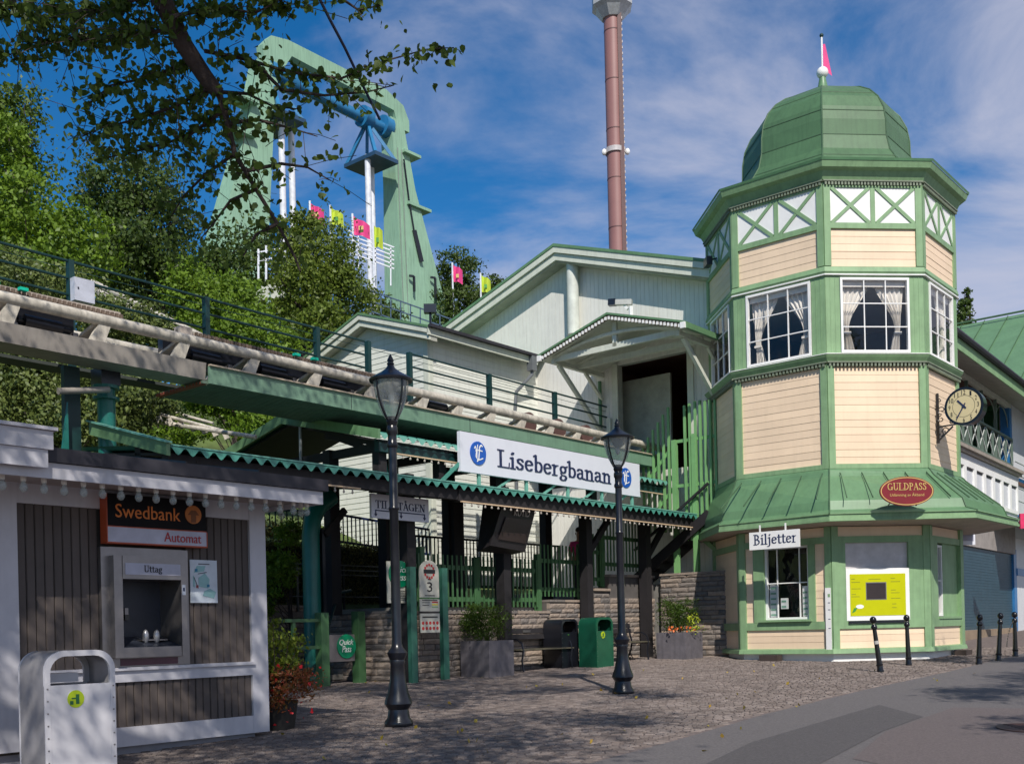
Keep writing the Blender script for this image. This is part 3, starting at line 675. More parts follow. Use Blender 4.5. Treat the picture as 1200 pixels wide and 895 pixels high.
# ================================================================ STATION CANOPIES
def corr(s0, s1, path, pitch=.24, amp=.03, wave=True):   # corrugated sheet: path in (e,z), ridges run along e
    mb = MB(); n = int((s1 - s0) / pitch * 8)
    for i in range(n + 1):
        s = s0 + (s1 - s0) * i / n; dz = amp * math.cos(2 * math.pi * (s - s0) / pitch)
        for e, z in path: mb.v.append((s, e, z + dz))
    m = len(path)
    for i in range(n):
        for j in range(m - 1): a = i * m + j; mb.f.append((a, a + m, a + m + 1, a + 1))
    return mb
can = thing('platform_canopy', 'long low canopy with corrugated teal roof edge and dark timber posts along the station front', 'canopy', FL, (15.5, 14.4, .6))
put('corrugated_roof', corr(8.46, 23.35, [(13.50, 4.22), (13.52, 4.26), (16.2, 4.56)]), tealroof, can, smooth=True)
# wavy drip edge hanging in front of the beam
dr = MB(); n = int((23.35 - 8.46) / .24 * 8)
for i in range(n + 1):
    s = 8.46 + (23.35 - 8.46) * i / n; c = .5 - .5 * math.cos(2 * math.pi * (s - 8.46) / .24)
    dr.v += [(s, 13.495, 4.275), (s, 13.485, 4.25 - .10 * c)]
for i in range(n): a = 2 * i; dr.f.append((a, a + 2, a + 3, a + 1))
put('drip_edge', dr, tealroof, can)
put('roof_flashing', MB().bar((8.46, 13.53, 4.285), (23.35, 13.53, 4.285), .10, .02), mat('pale_teal', (.15, .38, .31), .5, var=.1), can)
put('front_fascia', MB().prism([(13.46, 4.12), (13.46, 4.30), (15.6, 4.90), (15.6, 4.70)], 'x', 8.38, 8.44), roofg, can)
put('front_flashing', MB().prism([(13.44, 4.30), (13.44, 4.325), (15.62, 4.925), (15.62, 4.90)], 'x', 8.34, 8.46), mat('pale_teal', (.22, .50, .42)), can)
put('eave_beam', MB().box(8.5, 14.55, 13.62, 13.78, 3.99, 4.19), blackw, can); put('eave_beam', MB().box(14.56, 23.3, 13.60, 13.78, 3.97, 4.19), blackw, can)
put('inner_beam', MB().box(8.5, 23.3, 14.35, 14.5, 4.22, 4.40), blackw, can)
put('roof_lining', MB().prism([(13.7, 4.20), (16.15, 4.49), (16.15, 4.45), (13.7, 4.16)], 'x', 8.5, 23.3), blackw, can)
for s in np.arange(9, 23.3, 1.05): put('rafter', MB().bar((s, 13.62, 4.06), (s, 15.7, 4.36), .07, .12), blackw, can)
put('light_rail', MB().box(14.6, 23.25, 13.56, 13.60, 3.945, 3.97), mat('light_rail_cream', (.55, .40, .26), .6), can)
put('light_rail', MB().box(8.6, 12.1, 13.56, 13.60, 3.965, 3.99), MATS['light_rail_cream'], can)
blb = MB().lathe([(-.035, .012), (0, .016)], 6); blb.ell((0, 0, -.055), (.022, .022, .026), 6, 5); bm_ = blb.mesh('bulb', mat('dull_bulb', (.38, .34, .30), .3), True)
for a, b in ((8.7, 12.05), (14.7, 23.2)):
    for s in np.arange(a, b, .19): piece('bulb', bm_, can, (s, 13.58, 3.955))
for s in (14.0, 16.75, 19.65, 22.1):
    zb = gzl(s, 14.4) - .1
    put('post', MB().box(s - .11, s + .11, 14.32, 14.54, zb, 4.5), blackw, can)
    if s > 15: put('knee_brace', MB().bar((s + .1, 14.43, 3.25), (s + 1.15, 14.43, 4.3), .10, .13), blackw, can)
    put('cross_arm', MB().bar((s, 14.4, 4.2), (s, 13.65, 4.05), .1, .12), blackw, can)
put('knee_brace', MB().bar((23.4, 13.9, 4.0), (23.3, 12.9, 3.2), .08, .11), green, can)
for s in (15.0, 17.0, 18.6): put('back_post', MB().box(s - .16, s + .16, 15.9, 16.15, 1.9, 4.45), blackw, can)
# second, gabled canopy behind and above
can2 = thing('gabled_canopy', 'gabled station canopy with green sheet verge below the coaster track', 'canopy', FL, (18, 17, 2))
put('corrugated_roof', corr(13.3, 23.2, [(14.38, 5.18), (16.2, 5.64)]), tealroof, can2, smooth=True)
put('corrugated_roof', corr(13.3, 15.0, [(16.2, 5.64), (17.1, 5.88), (19.9, 5.2)]), tealroof, can2, smooth=True)
for nm, poly in (('verge', [(14.3, 5.06), (14.3, 5.24), (17.1, 5.92), (17.1, 5.72)]), ('verge', [(17.1, 5.72), (17.1, 5.92), (20.0, 5.2), (20.0, 5.02)])):
    put(nm, MB().prism(poly, 'x', 13.2, 13.26), roofg, can2)
put('eave_beam', MB().box(13.4, 23.2, 14.5, 14.62, 4.88, 5.10), dgreen, can2)
dr = MB(); n = int((23.2 - 13.3) / .24 * 8)
for i in range(n + 1):
    s = 13.3 + 9.9 * i / n; c = .5 - .5 * math.cos(2 * math.pi * (s - 13.3) / .24)
    dr.v += [(s, 14.365, 5.19), (s, 14.36, 5.17 - .09 * c)]
for i in range(n): a = 2 * i; dr.f.append((a, a + 2, a + 3, a + 1))
put('drip_edge', dr, MATS['pale_teal'], can2)
put('light_rail', MB().box(13.7, 23.1, 14.46, 14.5, 4.86, 4.885), MATS['light_rail_cream'], can2)
for s in np.arange(13.8, 16.2, .19): piece('bulb', bm_, can2, (s, 14.48, 4.87))
for s in (13.6, 15.2, 16.9, 18.6, 20.3):
    ee = 19.6 if s < 15 else 16.2
    put('truss_tie', MB().bar((s, 14.6, 5.0), (s, ee, 5.0), .12, .16), blackw, can2)
    put('truss_rafter', MB().bar((s, 14.5, 5.04), (s, 16.2, 5.40), .1, .12), blackw, can2)
    put('truss_strut', MB().bar((s, 15.0, 5.0), (s, 16.1, 5.4), .08, .1), blackw, can2)
    put('post', MB().box(s - .12, s + .12, 16.0, 16.2, 1.9, 5.1), blackw, can2)
    put('post', MB().box(s - .1, s + .1, 14.62, 14.8, 4.2, 5.0), blackw, can2)
put('brace', MB().bar((14.0, 14.9, 4.2), (14.3, 15.4, 5.2), .08, .1), tealroof, can2)
put('lining', MB().prism([(14.5, 5.08), (16.2, 5.50), (16.2, 5.46), (14.5, 5.04)], 'x', 13.4, 23.1), blackw, can2)
put('lining', MB().prism([(16.2, 5.50), (17.1, 5.74), (19.8, 5.1), (19.8, 5.06), (17.1, 5.70), (16.2, 5.46)], 'x', 13.4, 15.0), blackw, can2)
put('pole', MB().tube([(13.35, 16.7, 4.3), (13.35, 16.7, 5.75)], .03, 8), mat('grey_pole', (.3, .32, .33), .4), can2)

# big name board
nb = thing('station_name_board', 'long white board reading Lisebergbanan in navy letters standing on the canopy edge', 'sign', FL, (18.5, 14.3, 4.4))
put('board', MB().box(15.36, 21.72, 14.28, 14.36, 4.68, 5.47), mat('board_white', (.66, .67, .74), .45, var=.03), nb)
put('lettering', fit(serif('Lisebergbanan', .012), 16.46, 20.5, 4.79, 5.26, 14.279), navy, nb)
for cx in (15.87, 21.1):
    logo = put('round_logo', MB().prism([(cx + .235 * math.cos(t / 32 * 6.2832), 5.085 + .235 * math.sin(t / 32 * 6.2832)) for t in range(32)], 'y', 14.262, 14.28), mat('logo_blue', (.01, .09, .42), .4, var=.04), nb)
    lg = MB()
    for wd, pts in ((.028, [(-.05, -.17), (.0, -.13), (.02, 0), (.03, .12), (.08, .17), (.12, .14)]), (.022, [(-.09, .04), (.0, .06), (.12, .05)]), (.022, [(-.12, .08), (-.09, .13), (-.06, .05), (-.08, -.08), (-.02, -.14), (.06, -.12), (.13, -.09)]), (.018, [(-.02, .17), (-.04, .05), (-.05, -.1)])):
        for k, (p, q) in enumerate(zip(pts, pts[1:])): lg.bar((cx + p[0], 14.2585 - .0008 * k, 5.085 + p[1]), (cx + q[0], 14.2585 - .0008 * k, 5.085 + q[1]), .004, wd, up=(.01, 0, 1))
    put('monogram', lg, white, logo)
for i, s in enumerate((15.95, 17.45, 18.9, 20.2, 21.45)):
    put('strut', MB().bar((s, 14.34, 4.2), (s, 14.34, 4.70), .05, .07), MATS['pale_teal'], nb)
    if i < 4: put('diagonal_strut', MB().bar((s + .35, 14.36, 4.32), (s + 1.05, 14.36, 4.70), .035, .045), MATS['pale_teal'], nb)
put('back_rail', MB().bar((15.2, 14.40, 4.72), (21.9, 14.40, 4.72), .04, .05), MATS['pale_teal'], nb)
put('diagonal_strut', MB().bar((14.75, 14.34, 4.35), (15.4, 14.34, 4.85), .05, .06), tealroof, nb)
# train sign
ts = thing('direction_sign', 'small hanging sign reading TILL T\u00c5GEN behind the nearer lamp', 'sign', FL, (13.7, 14.2, 3.6))
SE = 14.15; f_ = SE / 14.3
s0, s1, z0, z1 = 13.0 * f_, 14.46 * f_, 1.55 + (3.61 - 1.55) * f_, 1.55 + (4.05 - 1.55) * f_
put('board', MB().box(s0, s1, SE, SE + .05, z0, z1), mat('board_white', (.66, .67, .74)), ts)
put('lettering', fit(serif('TILL T\u00c5GEN', .006), s0 + .1, s1 - .1, z0 + .18, z1 - .07, SE - .001), navy, ts)
am = MB().box(s0 + .1, s1 - .12, SE - .006, SE, z0 + .13, z0 + .15)
for s in (s0 + .1, (s0 + s1) / 2, s1 - .12): am.box(s - .01, s + .01, SE - .009, SE, z0 + .05, z0 + .15); am.prism([(s - .035, z0 + .08), (s + .035, z0 + .08), (s, z0 + .03)], 'y', SE - .011, SE)
put('arrow_line', am, navy, ts)
for s in (s0 + .2, s1 - .2): put('hanger', MB().bar((s, SE + .03, z1), (s, SE + .03, 4.25), .03, .02), black, ts)
# queue time box
qb = thing('queue_time_box', 'black display box reading K\u00d6TID leaning down under the canopy', 'display', FL, (16.6, 14.2, 3.2))
put('case', MB().add([(15.86, 14.0, 3.22), (16.95, 14.0, 3.14), (16.95, 14.35, 3.1), (15.86, 14.35, 3.12), (16.12, 13.85, 4.08), (17.15, 13.85, 4.02), (17.15, 14.4, 4.05), (16.12, 14.4, 4.08)],
    [(0, 3, 2, 1), (4, 5, 6, 7), (0, 1, 5, 4), (1, 2, 6, 5), (2, 3, 7, 6), (3, 0, 4, 7)]), mat('display_black', (.018, .015, .017), .45), qb)
ql = fit(sans('K\u00d6TID', .01, .25), 16.45, 16.95, 3.84, 4.0, 13.86); put('lettering', ql, mat('lettering_grey', (.5, .45, .42), .5), qb)
put('screen', MB().add([(16.05, 13.945, 3.35), (16.9, 13.945, 3.30), (17.03, 13.868, 3.78), (16.22, 13.868, 3.80)], [(0, 1, 2, 3)]), mat('screen_brown', (.03, .02, .02), .2), qb)
put('hanger', MB().bar((16.6, 14.2, 4.05), (16.6, 14.2, 4.3), .05, .05), black, qb)

# ================================================================ COASTER TRACK
tk = thing('coaster_track', 'cream painted coaster track with twin tubes on a box spine crossing above the station', 'track', FL, (14, 15.5, 5.6))
tz = lambda s: 6.34 - .009 * (s - 7)
put('running_tube', MB().tube([(3, 15.0, tz(3)), (14, 15.0, tz(14)), (24.5, 15.0, tz(24.5))], .088, 12), trackp, tk, smooth=True)
put('running_tube', MB().tube([(3, 16.1, tz(3)), (14, 16.1, tz(14)), (24.5, 16.1, tz(24.5))], .088, 12), trackp, tk, smooth=True)
for a_, b_ in ((8.2, 9.5), (15.2, 24.3)): put('inner_tube', MB().tube([(a_, 15.4, 6.08), (b_, 15.4, 6.0)], .08, 10), trackp, tk, smooth=True)
for a_, b_ in ((3, 8.1), (9.6, 15.1)): put('drive_housing', MB().box(a_, b_, 15.46, 15.6, 5.97, 6.40), black, tk)
put('spine', MB().prism([(14.82, 5.95), (15.6, 5.95), (15.4, 5.68), (14.86, 5.68)], 'x', 3, 9.98), mat('spine_grey', (.30, .27, .24), .55, var=.15, streak=.15), tk)
put('spine_cover', MB().prism([(14.78, 5.90), (14.78, 5.62), (14.81, 5.62), (14.81, 5.90)], 'x', 10.0, 23.4), mat('cover_green', (.15, .26, .18), .45, var=.1, streak=.15), tk)
put('spine_top_edge', MB().box(10.0, 23.4, 14.74, 14.80, 5.90, 5.925), mat('edge_pale', (.42, .34, .26), .6), tk)
rb = MB()
for i in range(15): rb.box(9.9, 23.4, 14.82 + i * .095, 14.87 + i * .095, 5.615, 5.66)
rb.box(10.02, 23.4, 14.81, 16.24, 5.66, 5.70); put('underside_slats', rb, mat('slat_green', (.11, .16, .12), .6), tk)
put('cover_joint', MB().box(13.0, 13.01, 14.775, 14.78, 5.63, 5.9), black, tk); put('cover_joint', MB().box(16.2, 16.21, 14.775, 14.78, 5.63, 5.9), black, tk)
put('rust_edge', MB().box(9.9, 10.0, 14.85, 16.2, 5.61, 5.65), mat('rust_red', (.30, .07, .04), .8), tk)
put('drive_bed', MB().box(3, 23.4, 15.3, 15.55, 5.952, 5.97), black, tk)
k = 0
for s in list(np.arange(4.2, 15.5, 1.36)) + list(np.arange(16.1, 23.4, 1.02)):
    k += 1
    br = MB(); 
    for e, sg in ((15.0, 1), (16.1, -1)):
        br.prism([(s - .02, tz(s) - .03), (s + .16, tz(s) - .03), (s + .02, 5.93), (s - .22, 5.93)], 'y', e - .01 * sg - .03, e + .05)
        br.bar((s, e, tz(s) - .04), (s - .2, 15.55, 5.97), .16, .04)
    put('tie_bracket', br, trackp, tk)
    if s < 7 or 9.3 < s < 15.5:
        put('brake_cylinder', MB().tube([(s + .3, 15.22, 6.14), (s + .85, 15.22, 6.13)], .10, 10).tube([(s + .22, 15.22, 6.14), (s + 1.0, 15.22, 6.13)], .04, 8), mat('dark_metal', (.035, .035, .04), .3, .6), tk, smooth=True)
        put('cylinder_clevis', MB().cbox(s + 1.1, 15.3, 6.03, .08, .1, .2).cbox(s + .2, 15.3, 6.08, .06, .12, .14), steel, tk)
for s in (18.75, 19.85, 20.95): put('drive_tyre', MB().tube([(s, 15.25, 6.22), (s, 15.42, 6.22)], .24, 20), mat('tyre_brown', (.10, .05, .045), .8), tk, smooth=True)
# brake strips with perforated plates
for a, b in ((3.5, 8.7), (9.7, 14.2)):
    put('brake_rail', MB().box(a, b, 15.16, 15.24, tz(a) + .06, tz(a) + .19), mat('rail_light', (.42, .36, .31), .6), tk)
    fins = MB()
    for s in np.arange(a + .3, b, .075): fins.box(s, s + .045, 15.12, 15.16, tz(s) + .07, tz(s) + .20)
    put('brake_fins', fins, brownst, tk, kind='stuff')
    put('rail_end_block', MB().box(a, a + .22, 15.1, 15.28, tz(a) + .05, tz(a) + .24), MATS['rail_light'], tk)
    for s in (a + 3.35, a + 3.75) if a < 5 else (a + 2.4, a + 2.8): put('green_cap', MB().cbox(s - .1, 15.06, tz(s) + .20, .12, .08, .045), mat('cap_green', (.0, .45, .30), .4), tk)
sp_ = thing('track_railing', 'dark green three bar railing along the far side of the coaster track', 'railing', FL, (14, 16.6, 5.9))
rz = lambda s: 7.70 - .012 * (s - 7)
for dz in (0, -.28, -.55):
    put('rail', MB().tube([(3, 16.6, rz(3) + dz), (15.0, 16.6, rz(15) + dz)], .022, 6), dgreen, sp_)
    put('rail', MB().tube([(16.3, 16.6, rz(16.3) + dz), (23.9, 16.6, rz(23.9) + dz)], .022, 6), dgreen, sp_)
put('wire', MB().tube([(3, 16.62, rz(3) - .12), (23.9, 16.62, rz(23.9) - .12)], .006, 4), dgreen, sp_)
for s in (6.2, 8.66, 11.2, 13.74, 15.1, 16.3, 18.91, 21.42, 23.9): put('railing_post', MB().box(s - .045, s + .045, 16.55, 16.66, 5.9, rz(s) + .02), dgreen, sp_)
put('walkway', MB().box(3, 24, 16.3, 16.7, 5.85, 5.9), mat('grating_dark', (.05, .06, .055), .7), sp_)
jb = thing('junction_box', 'light grey metal junction box on the railing post above the track', 'box', FL, (8.72, 16.45, 7.0))
put('case', MB().box(8.60, 8.94, 16.36, 16.5, 7.0, 7.37), mat('box_grey', (.50, .52, .60), .4), jb); put('lock', MB().cbox(8.66, 16.355, 7.2, .02, .01, .03), black, jb)
for s_, e_, r_, lab in ((8.62, 15.5, .135, 'round teal steel column holding up the track behind the left end of the canopy'),):
    cc = thing('track_column', lab, 'column', FL, (s_, e_, .5))
    put('shaft', MB().tube([(s_, e_, .5), (s_, e_, 5.45)], r_, 18), teal, cc, smooth=True)
    put('head', MB().box(s_ - .16, s_ + .16, e_ - .16, e_ + .16, 5.47, 5.72), black, cc); put('flange', MB().tube([(s_, e_, 5.25), (s_, e_, 5.29)], .2, 16).tube([(s_, e_, 5.42), (s_, e_, 5.47)], .2, 16), teal, cc)
cc = thing('track_column', 'dark green flanged steel column left of the round teal column', 'column', FL, (8.06, 15.55, .5))
put('shaft', MB().box(7.95, 8.2, 15.5, 15.6, .5, 5.68).box(7.97, 8.18, 15.38, 15.5, .5, 3.9), dgreen, cc)
put('bearing', MB().tube([(7.7, 15.2, 5.2), (8.5, 15.2, 5.35)], .05, 10), mat('spine_grey', (.3, .27, .24)), cc, smooth=True)
put('web', MB().prism([(7.93, 4.2), (7.93, 5.1), (7.80, 4.2)], 'y', 15.36, 15.4), teal, cc)
cc = thing('track_column', 'thick round teal column with curved head right of the cash machine kiosk', 'column', FL, (12.85, 15.75, .5))
put('shaft', MB().tube([(12.78, 15.75, .4), (12.78, 15.75, 3.4), (12.84, 15.75, 3.7), (13.0, 15.75, 3.95), (13.3, 15.75, 4.15)], .165, 16), teal, cc, smooth=True)
put('web', MB().box(12.93, 13.0, 15.6, 15.9, .4, 3.5), black, cc); put('brace', MB().bar((13.0, 15.6, 3.4), (13.5, 15.6, 3.9), .08, .12), blackw, cc)

# ================================================================ LARGE BUILDING BEHIND
bb = thing('station_hall', 'tall pale boarded hall with a broad gable and an open doorway where the track enters', 'building', FL, (28, 18, 1))
def ztop(e): return 12.0 - .335 * abs(e - 18.0)
bl = MB(); e = 13.0
while e < 22.65:
    e1 = min(e + .135, 22.65)
    segs = [(1.8, min(ztop(e), ztop(e1)))]
    if 14.05 < (e + e1) / 2 < 16.2: segs = [(1.8, 5.6), (8.55, min(ztop(e), ztop(e1)))]
    for a, b in segs: bl.box(23.70, 23.74, e, e1 - .006, a, b)
    e = e1
put('board_cladding', bl, offw, bb, kind='stuff')
w0 = MB()
w0.prism([(13.0, 1.8), (14.05, 1.8), (14.05, ztop(14.05)), (13.0, ztop(13.0))], 'x', 23.735, 23.9)
w0.prism([(14.05, 1.8), (16.2, 1.8), (16.2, 5.6), (14.05, 5.6)], 'x', 23.735, 23.9)
w0.prism([(14.05, 8.55), (16.2, 8.55), (16.2, ztop(16.2)), (14.05, ztop(14.05))], 'x', 23.735, 23.9)
w0.prism([(16.2, 1.8), (22.65, 1.8), (22.65, ztop(22.65)), (18.0, 12.0), (16.2, ztop(16.2))], 'x', 23.735, 23.9)
put('wall', w0, mat('wall_backing', (.42, .43, .38), .7), bb)
put('side_wall', MB().box(23.9, 40, 22.4, 22.6, 1.8, 10.4), offw, bb); put('side_wall', MB().box(23.9, 40, 13.05, 13.2, 1.8, 10.2), offw, bb)
zr = lambda e: 12.02 - .33 * abs(e - 17.86)
for e0, e1 in ((17.86, 22.3), (17.86, 12.95)):
    lo, hi = (e0, e1)
    pl = lambda d0, d1: [(lo, zr(lo) + d0), (hi, zr(hi) + d0), (hi, zr(hi) + d1), (lo, zr(lo) + d1)]
    put('roof', MB().prism(pl(.0, .08), 'x', 23.14, 40), roofg, bb)
    put('verge_board', MB().prism(pl(-.16, -.005), 'x', 23.16, 23.22), offw2, bb)
    put('verge_board', MB().prism(pl(-.36, -.17), 'x', 23.22, 23.28), offw2, bb)
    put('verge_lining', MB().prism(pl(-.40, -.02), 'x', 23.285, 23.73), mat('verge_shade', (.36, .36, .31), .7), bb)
put('corner_trim', MB().box(23.66, 23.70, 16.2, 16.38, 5.0, 8.6), offw2, bb); put('corner_trim', MB().box(23.66, 23.70, 13.87, 14.05, 5.0, 8.6), offw2, bb)
put('wall_pipe', MB().tube([(23.5, 17.5, 9.6), (23.5, 17.5, 11.6)], .165, 18), mat('pipe_white', (.60, .62, .56), .5), bb, smooth=True)
put('conduit', MB().tube([(23.62, 16.75, 5.2), (23.62, 16.75, 8.2)], .05, 8), MATS['gutter_green'], bb)
put('wall_box', MB().box(23.6, 23.7, 16.42, 16.55, 6.75, 7.15), offw2, bb)
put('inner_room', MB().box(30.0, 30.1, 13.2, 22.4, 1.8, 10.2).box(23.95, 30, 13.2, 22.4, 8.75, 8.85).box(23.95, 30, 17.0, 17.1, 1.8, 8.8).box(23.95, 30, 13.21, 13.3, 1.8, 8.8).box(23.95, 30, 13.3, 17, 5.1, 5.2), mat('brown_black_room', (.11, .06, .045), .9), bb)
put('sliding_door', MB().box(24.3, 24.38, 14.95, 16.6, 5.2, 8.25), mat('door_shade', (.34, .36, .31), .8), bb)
bulbm = MB().ell((0, 0, 0), (.045, .045, .045), 8, 6).mesh('lit_bulb', mat('warm_lamp', (1, .42, .12), emit=4), True)
for p in ((26.5, 14.3, 7.6), (26.8, 14.35, 7.58), (26.3, 14.1, 6.7)): piece('lit_bulb', bulbm, bb, p)
# porch roof over the doorway
pr = thing('porch_roof', 'small gabled porch roof with scalloped verge over the hall doorway', 'porch', FL, (22.5, 14.8, 8.3))
pz = lambda e: 9.1 - .295 * abs(e - 14.82)
for e0, e1 in ((14.82, 17.0), (14.82, 12.66)):
    pl = lambda d0, d1: [(e0, pz(e0) + d0), (e1, pz(e1) + d0), (e1, pz(e1) + d1), (e0, pz(e0) + d1)]
    put('roof', MB().prism(pl(.02, .07), 'x', 21.25, 23.7), roofg, pr)
    put('soffit', MB().prism(pl(-.06, .015), 'x', 21.35, 23.7), offw2, pr)
    put('verge_board', MB().prism(pl(-.09, .015), 'x', 21.30, 21.34), mat('verge_brown', (.12, .10, .07), .6), pr)
    sc = MB(); n = 22
    for i in range(n):
        e = e0 + (e1 - e0) * (i + .5) / n; sc.cbox(21.275, e, pz(e) - .055, .03, abs(e1 - e0) / n * .55, .075)
    put('scallops', sc, white, pr, kind='stuff')
    sg = 1 if e1 > e0 else -1
    put('verge_end', MB().cbox(21.27, e1 - .05 * sg, pz(e1) - .02, .06, .12, .14), white, pr)
put('eave_gutter', MB().bar((21.3, 12.66, 8.42), (23.6, 12.66, 8.42), .09, .09), roofg, pr)
for s in (21.6, 22.6):
    put('tie_beam', MB().bar((s, 12.95, 8.42), (s, 16.75, 8.42), .09, .14), offw2, pr)
    put('curved_tie', MB().tube([(s - .05, 14.82 + x, 8.45 + .28 * (1 - (x / 1.9) ** 2)) for x in np.linspace(-1.9, 1.9, 13)], .05, 6), offw2, pr)
put('king_post', MB().bar((21.6, 14.82, 8.4), (21.6, 14.82, 9.0), .12, .09), offw2, pr)
for e in (13.0, 16.7):
    put('purlin', MB().bar((21.5, e, 8.36), (23.7, e, 8.36), .1, .12), offw2, pr)
    put('strut', MB().bar((21.75, e, 8.3), (23.66, e, 6.75), .09, .1), offw2, pr)
    put('strut', MB().bar((22.9, e, 8.3), (23.66, e, 7.7), .07, .08), offw2, pr)
sc_ = thing('security_camera', 'small security camera on a stub above the porch roof', 'camera', FL, (23.0, 15.5, 9.0))
for q_ in [0]: pass
put('stub', MB().tube([(22.9, 15.2, 8.95), (22.9, 15.2, 9.75)], .06, 8), white, sc_); put('housing', MB().bar((22.8, 15.6, 9.91), (22.95, 15.2, 9.87), .15, .13), mat('camera_grey', (.45, .45, .42), .4), sc_)
put('hood', MB().bar((22.74, 15.78, 9.93), (22.8, 15.6, 9.92), .17, .16), black, sc_); put('arm', MB().bar((22.9, 15.3, 9.70), (22.88, 15.4, 9.85), .07, .07), white, sc_)

# annex
ax = thing('station_annex', 'smaller pale clapboard annex with its own gable left of the hall', 'building', FL, (21, 21, 1))
zx = lambda e: 9.93 - .33 * abs(e - 21.2)
cl = MB(); z = 1.9
while z < 9.9:
    for lo, hi in ((19.0, 23.6),):
        if z + .15 > zx(lo) : 
            d = (9.93 - z - .16) / .33
            if d < .1: break
            lo, hi = max(19.0, 21.2 - d), min(23.6, 21.2 + d)
        cl.add([(19.30, lo, z), (19.30, hi, z), (19.312, hi, z + .155), (19.312, lo, z + .155), (19.35, lo, z), (19.35, hi, z)], [(0, 3, 2, 1), (0, 1, 5, 4)])
    z += .15
z = 1.9
while z < 9.1:
    cl.add([(19.30, 18.99, z), (23.7, 18.99, z), (23.7, 19.002, z + .155), (19.30, 19.002, z + .155), (19.30, 19.05, z), (23.7, 19.05, z)], [(0, 1, 2, 3), (0, 4, 5, 1)]); z += .15
put('clapboards', cl, mat('annex_white', (.70, .71, .64), .6, var=.05, streak=.1), ax, kind='stuff')
put('wall', MB().prism([(19.03, 1.8), (23.6, 1.8), (23.6, 9.0), (21.2, 9.85), (19.03, 9.1)], 'x', 19.36, 23.6), MATS['wall_backing'], ax)
put('corner_board', MB().box(19.26, 19.32, 18.96, 19.12, 1.9, 9.2), offw2, ax); put('corner_board', MB().box(19.32, 19.44, 18.95, 18.99, 1.9, 9.2), offw2, ax)
zy = lambda e: 9.95 - .33 * abs(e - 21.2)
for e0, e1 in ((21.2, 18.65), (21.2, 24.1)):
    pl = lambda d0, d1: [(e0, zy(e0) + d0), (e1, zy(e1) + d0), (e1, zy(e1) + d1), (e0, zy(e0) + d1)]
    put('roof', MB().prism(pl(.0, .06), 'x', 18.95, 23.69), roofg, ax)
    put('verge_board', MB().prism(pl(-.13, -.004), 'x', 18.97, 19.02), offw2, ax); put('verge_board', MB().prism(pl(-.29, -.14), 'x', 19.02, 19.07), offw2, ax)
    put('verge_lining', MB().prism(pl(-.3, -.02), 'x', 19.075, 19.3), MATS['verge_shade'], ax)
put('eave_fascia', MB().box(18.97, 23.3, 18.62, 18.68, 8.93, 9.12), offw2, ax)
put('gutter', MB().bar((18.95, 18.56, 9.14), (23.2, 18.56, 9.14), .12, .07), rooft, ax)
put('downpipe', MB().tube([(23.0, 18.58, 9.1), (23.0, 18.6, 8.6), (22.6, 18.85, 8.1), (22.6, 18.92, 7.5), (22.6, 18.92, 5)], .05, 8), mat('pipe_grey', (.12, .13, .14), .4), ax, smooth=True)
put('hopper', MB().cbox(23.0, 18.6, 8.9, .2, .2, .4), MATS['pipe_grey'], ax)

# ================================================================ STONE WALL
def stonewall(name, label, origin, ang, length, tops, base_z, thick=.35, limit=298, coping=True):
    # wall runs from origin (s,e) along angle ang (deg from +s); its face looks towards -y of its own frame; tops: [(x0,x1,ztop)]
    fr = Frame(50.09 + ang, *FL.w(*origin)[:2]); t = thing(name, label, 'wall', fr, (0, 0, base_z))
    for x0, x1, zt in tops:
        put('core', MB().box(x0 + .01, x1 - .01, .03, thick, base_z - .3, zt - .03), mortar, t)
        x = x0
        if coping:
            while x < x1 - .05:
                x2 = min(x1, x + rnd.uniform(.5, .8)); put('coping_stone', MB().box(x, x2 - .01, -.03, thick + .03, zt - .05, zt + rnd.uniform(0, .008)), stone, t); x = x2
    n = 0; z = base_z; row = 0; zmax = max(t_[2] for t_ in tops)
    while z < zmax - .06:
        h = rnd.choice((.10, .115, .13)); x = tops[0][0] + (row % 2) * .12
        x = tops[0][0]
        first = True
        while x < length - .02:
            L = rnd.uniform(.26, .62) * (.5 if first and row % 2 else 1); first = False
            zt = [tt for a, b, tt in tops if a - 1e-6 <= x < b]
            b_ = [b for a, b, tt in tops if a - 1e-6 <= x < b]
            if not zt: break
            zt = zt[0]; L = min(L, length - x)
            if x + L > b_[0] and b_[0] < length: L = b_[0] - x
            if L < .08: x += max(L, .02); continue
            hh = min(h, zt - .05 - z)
            if hh > .04 and n < limit:
                o = piece('stone', STONES[n % 6], t, (x + L / 2, rnd.uniform(-.008, .006), z + hh / 2), (0, 0, 0), (L - .014, 1, hh - .012)); n += 1
            x += L
        z += h; row += 1
    return t
STONES = []
for i in range(6):
    q = MB(); ux, uz = 7, 3
    def hgt(x, z): return -.010 - .007 * abs(math.sin(x * 9 + i * 2.1 + z * 3)) - .004 * math.sin(z * 7 + i + x * 5)
    for k in range(ux + 1):
        for l in range(uz + 1):
            x = k / ux - .5; zz = l / uz - .5; ed = 1 if 0 < k < ux and 0 < l < uz else 0
            q.v.append((x, hgt(x, zz) * ed, zz))
    for k in range(ux):
        for l in range(uz): a = k * (uz + 1) + l; q.f.append((a, a + uz + 1, a + uz + 2, a + 1))
    o_ = len(q.v); q.v += [(-.5, .08, -.5), (.5, .08, -.5), (.5, .08, .5), (-.5, .08, .5)]
    a, b, c, d = 0, ux * (uz + 1), ux * (uz + 1) + uz, uz
    q.f += [(a, o_, o_ + 1, b), (b, o_ + 1, o_ + 2, c), (c, o_ + 2, o_ + 3, d), (d, o_ + 3, o_, a)]
    STONES.append(q.mesh('stone', stone))
gb = gzl(18, 14.6) - .1
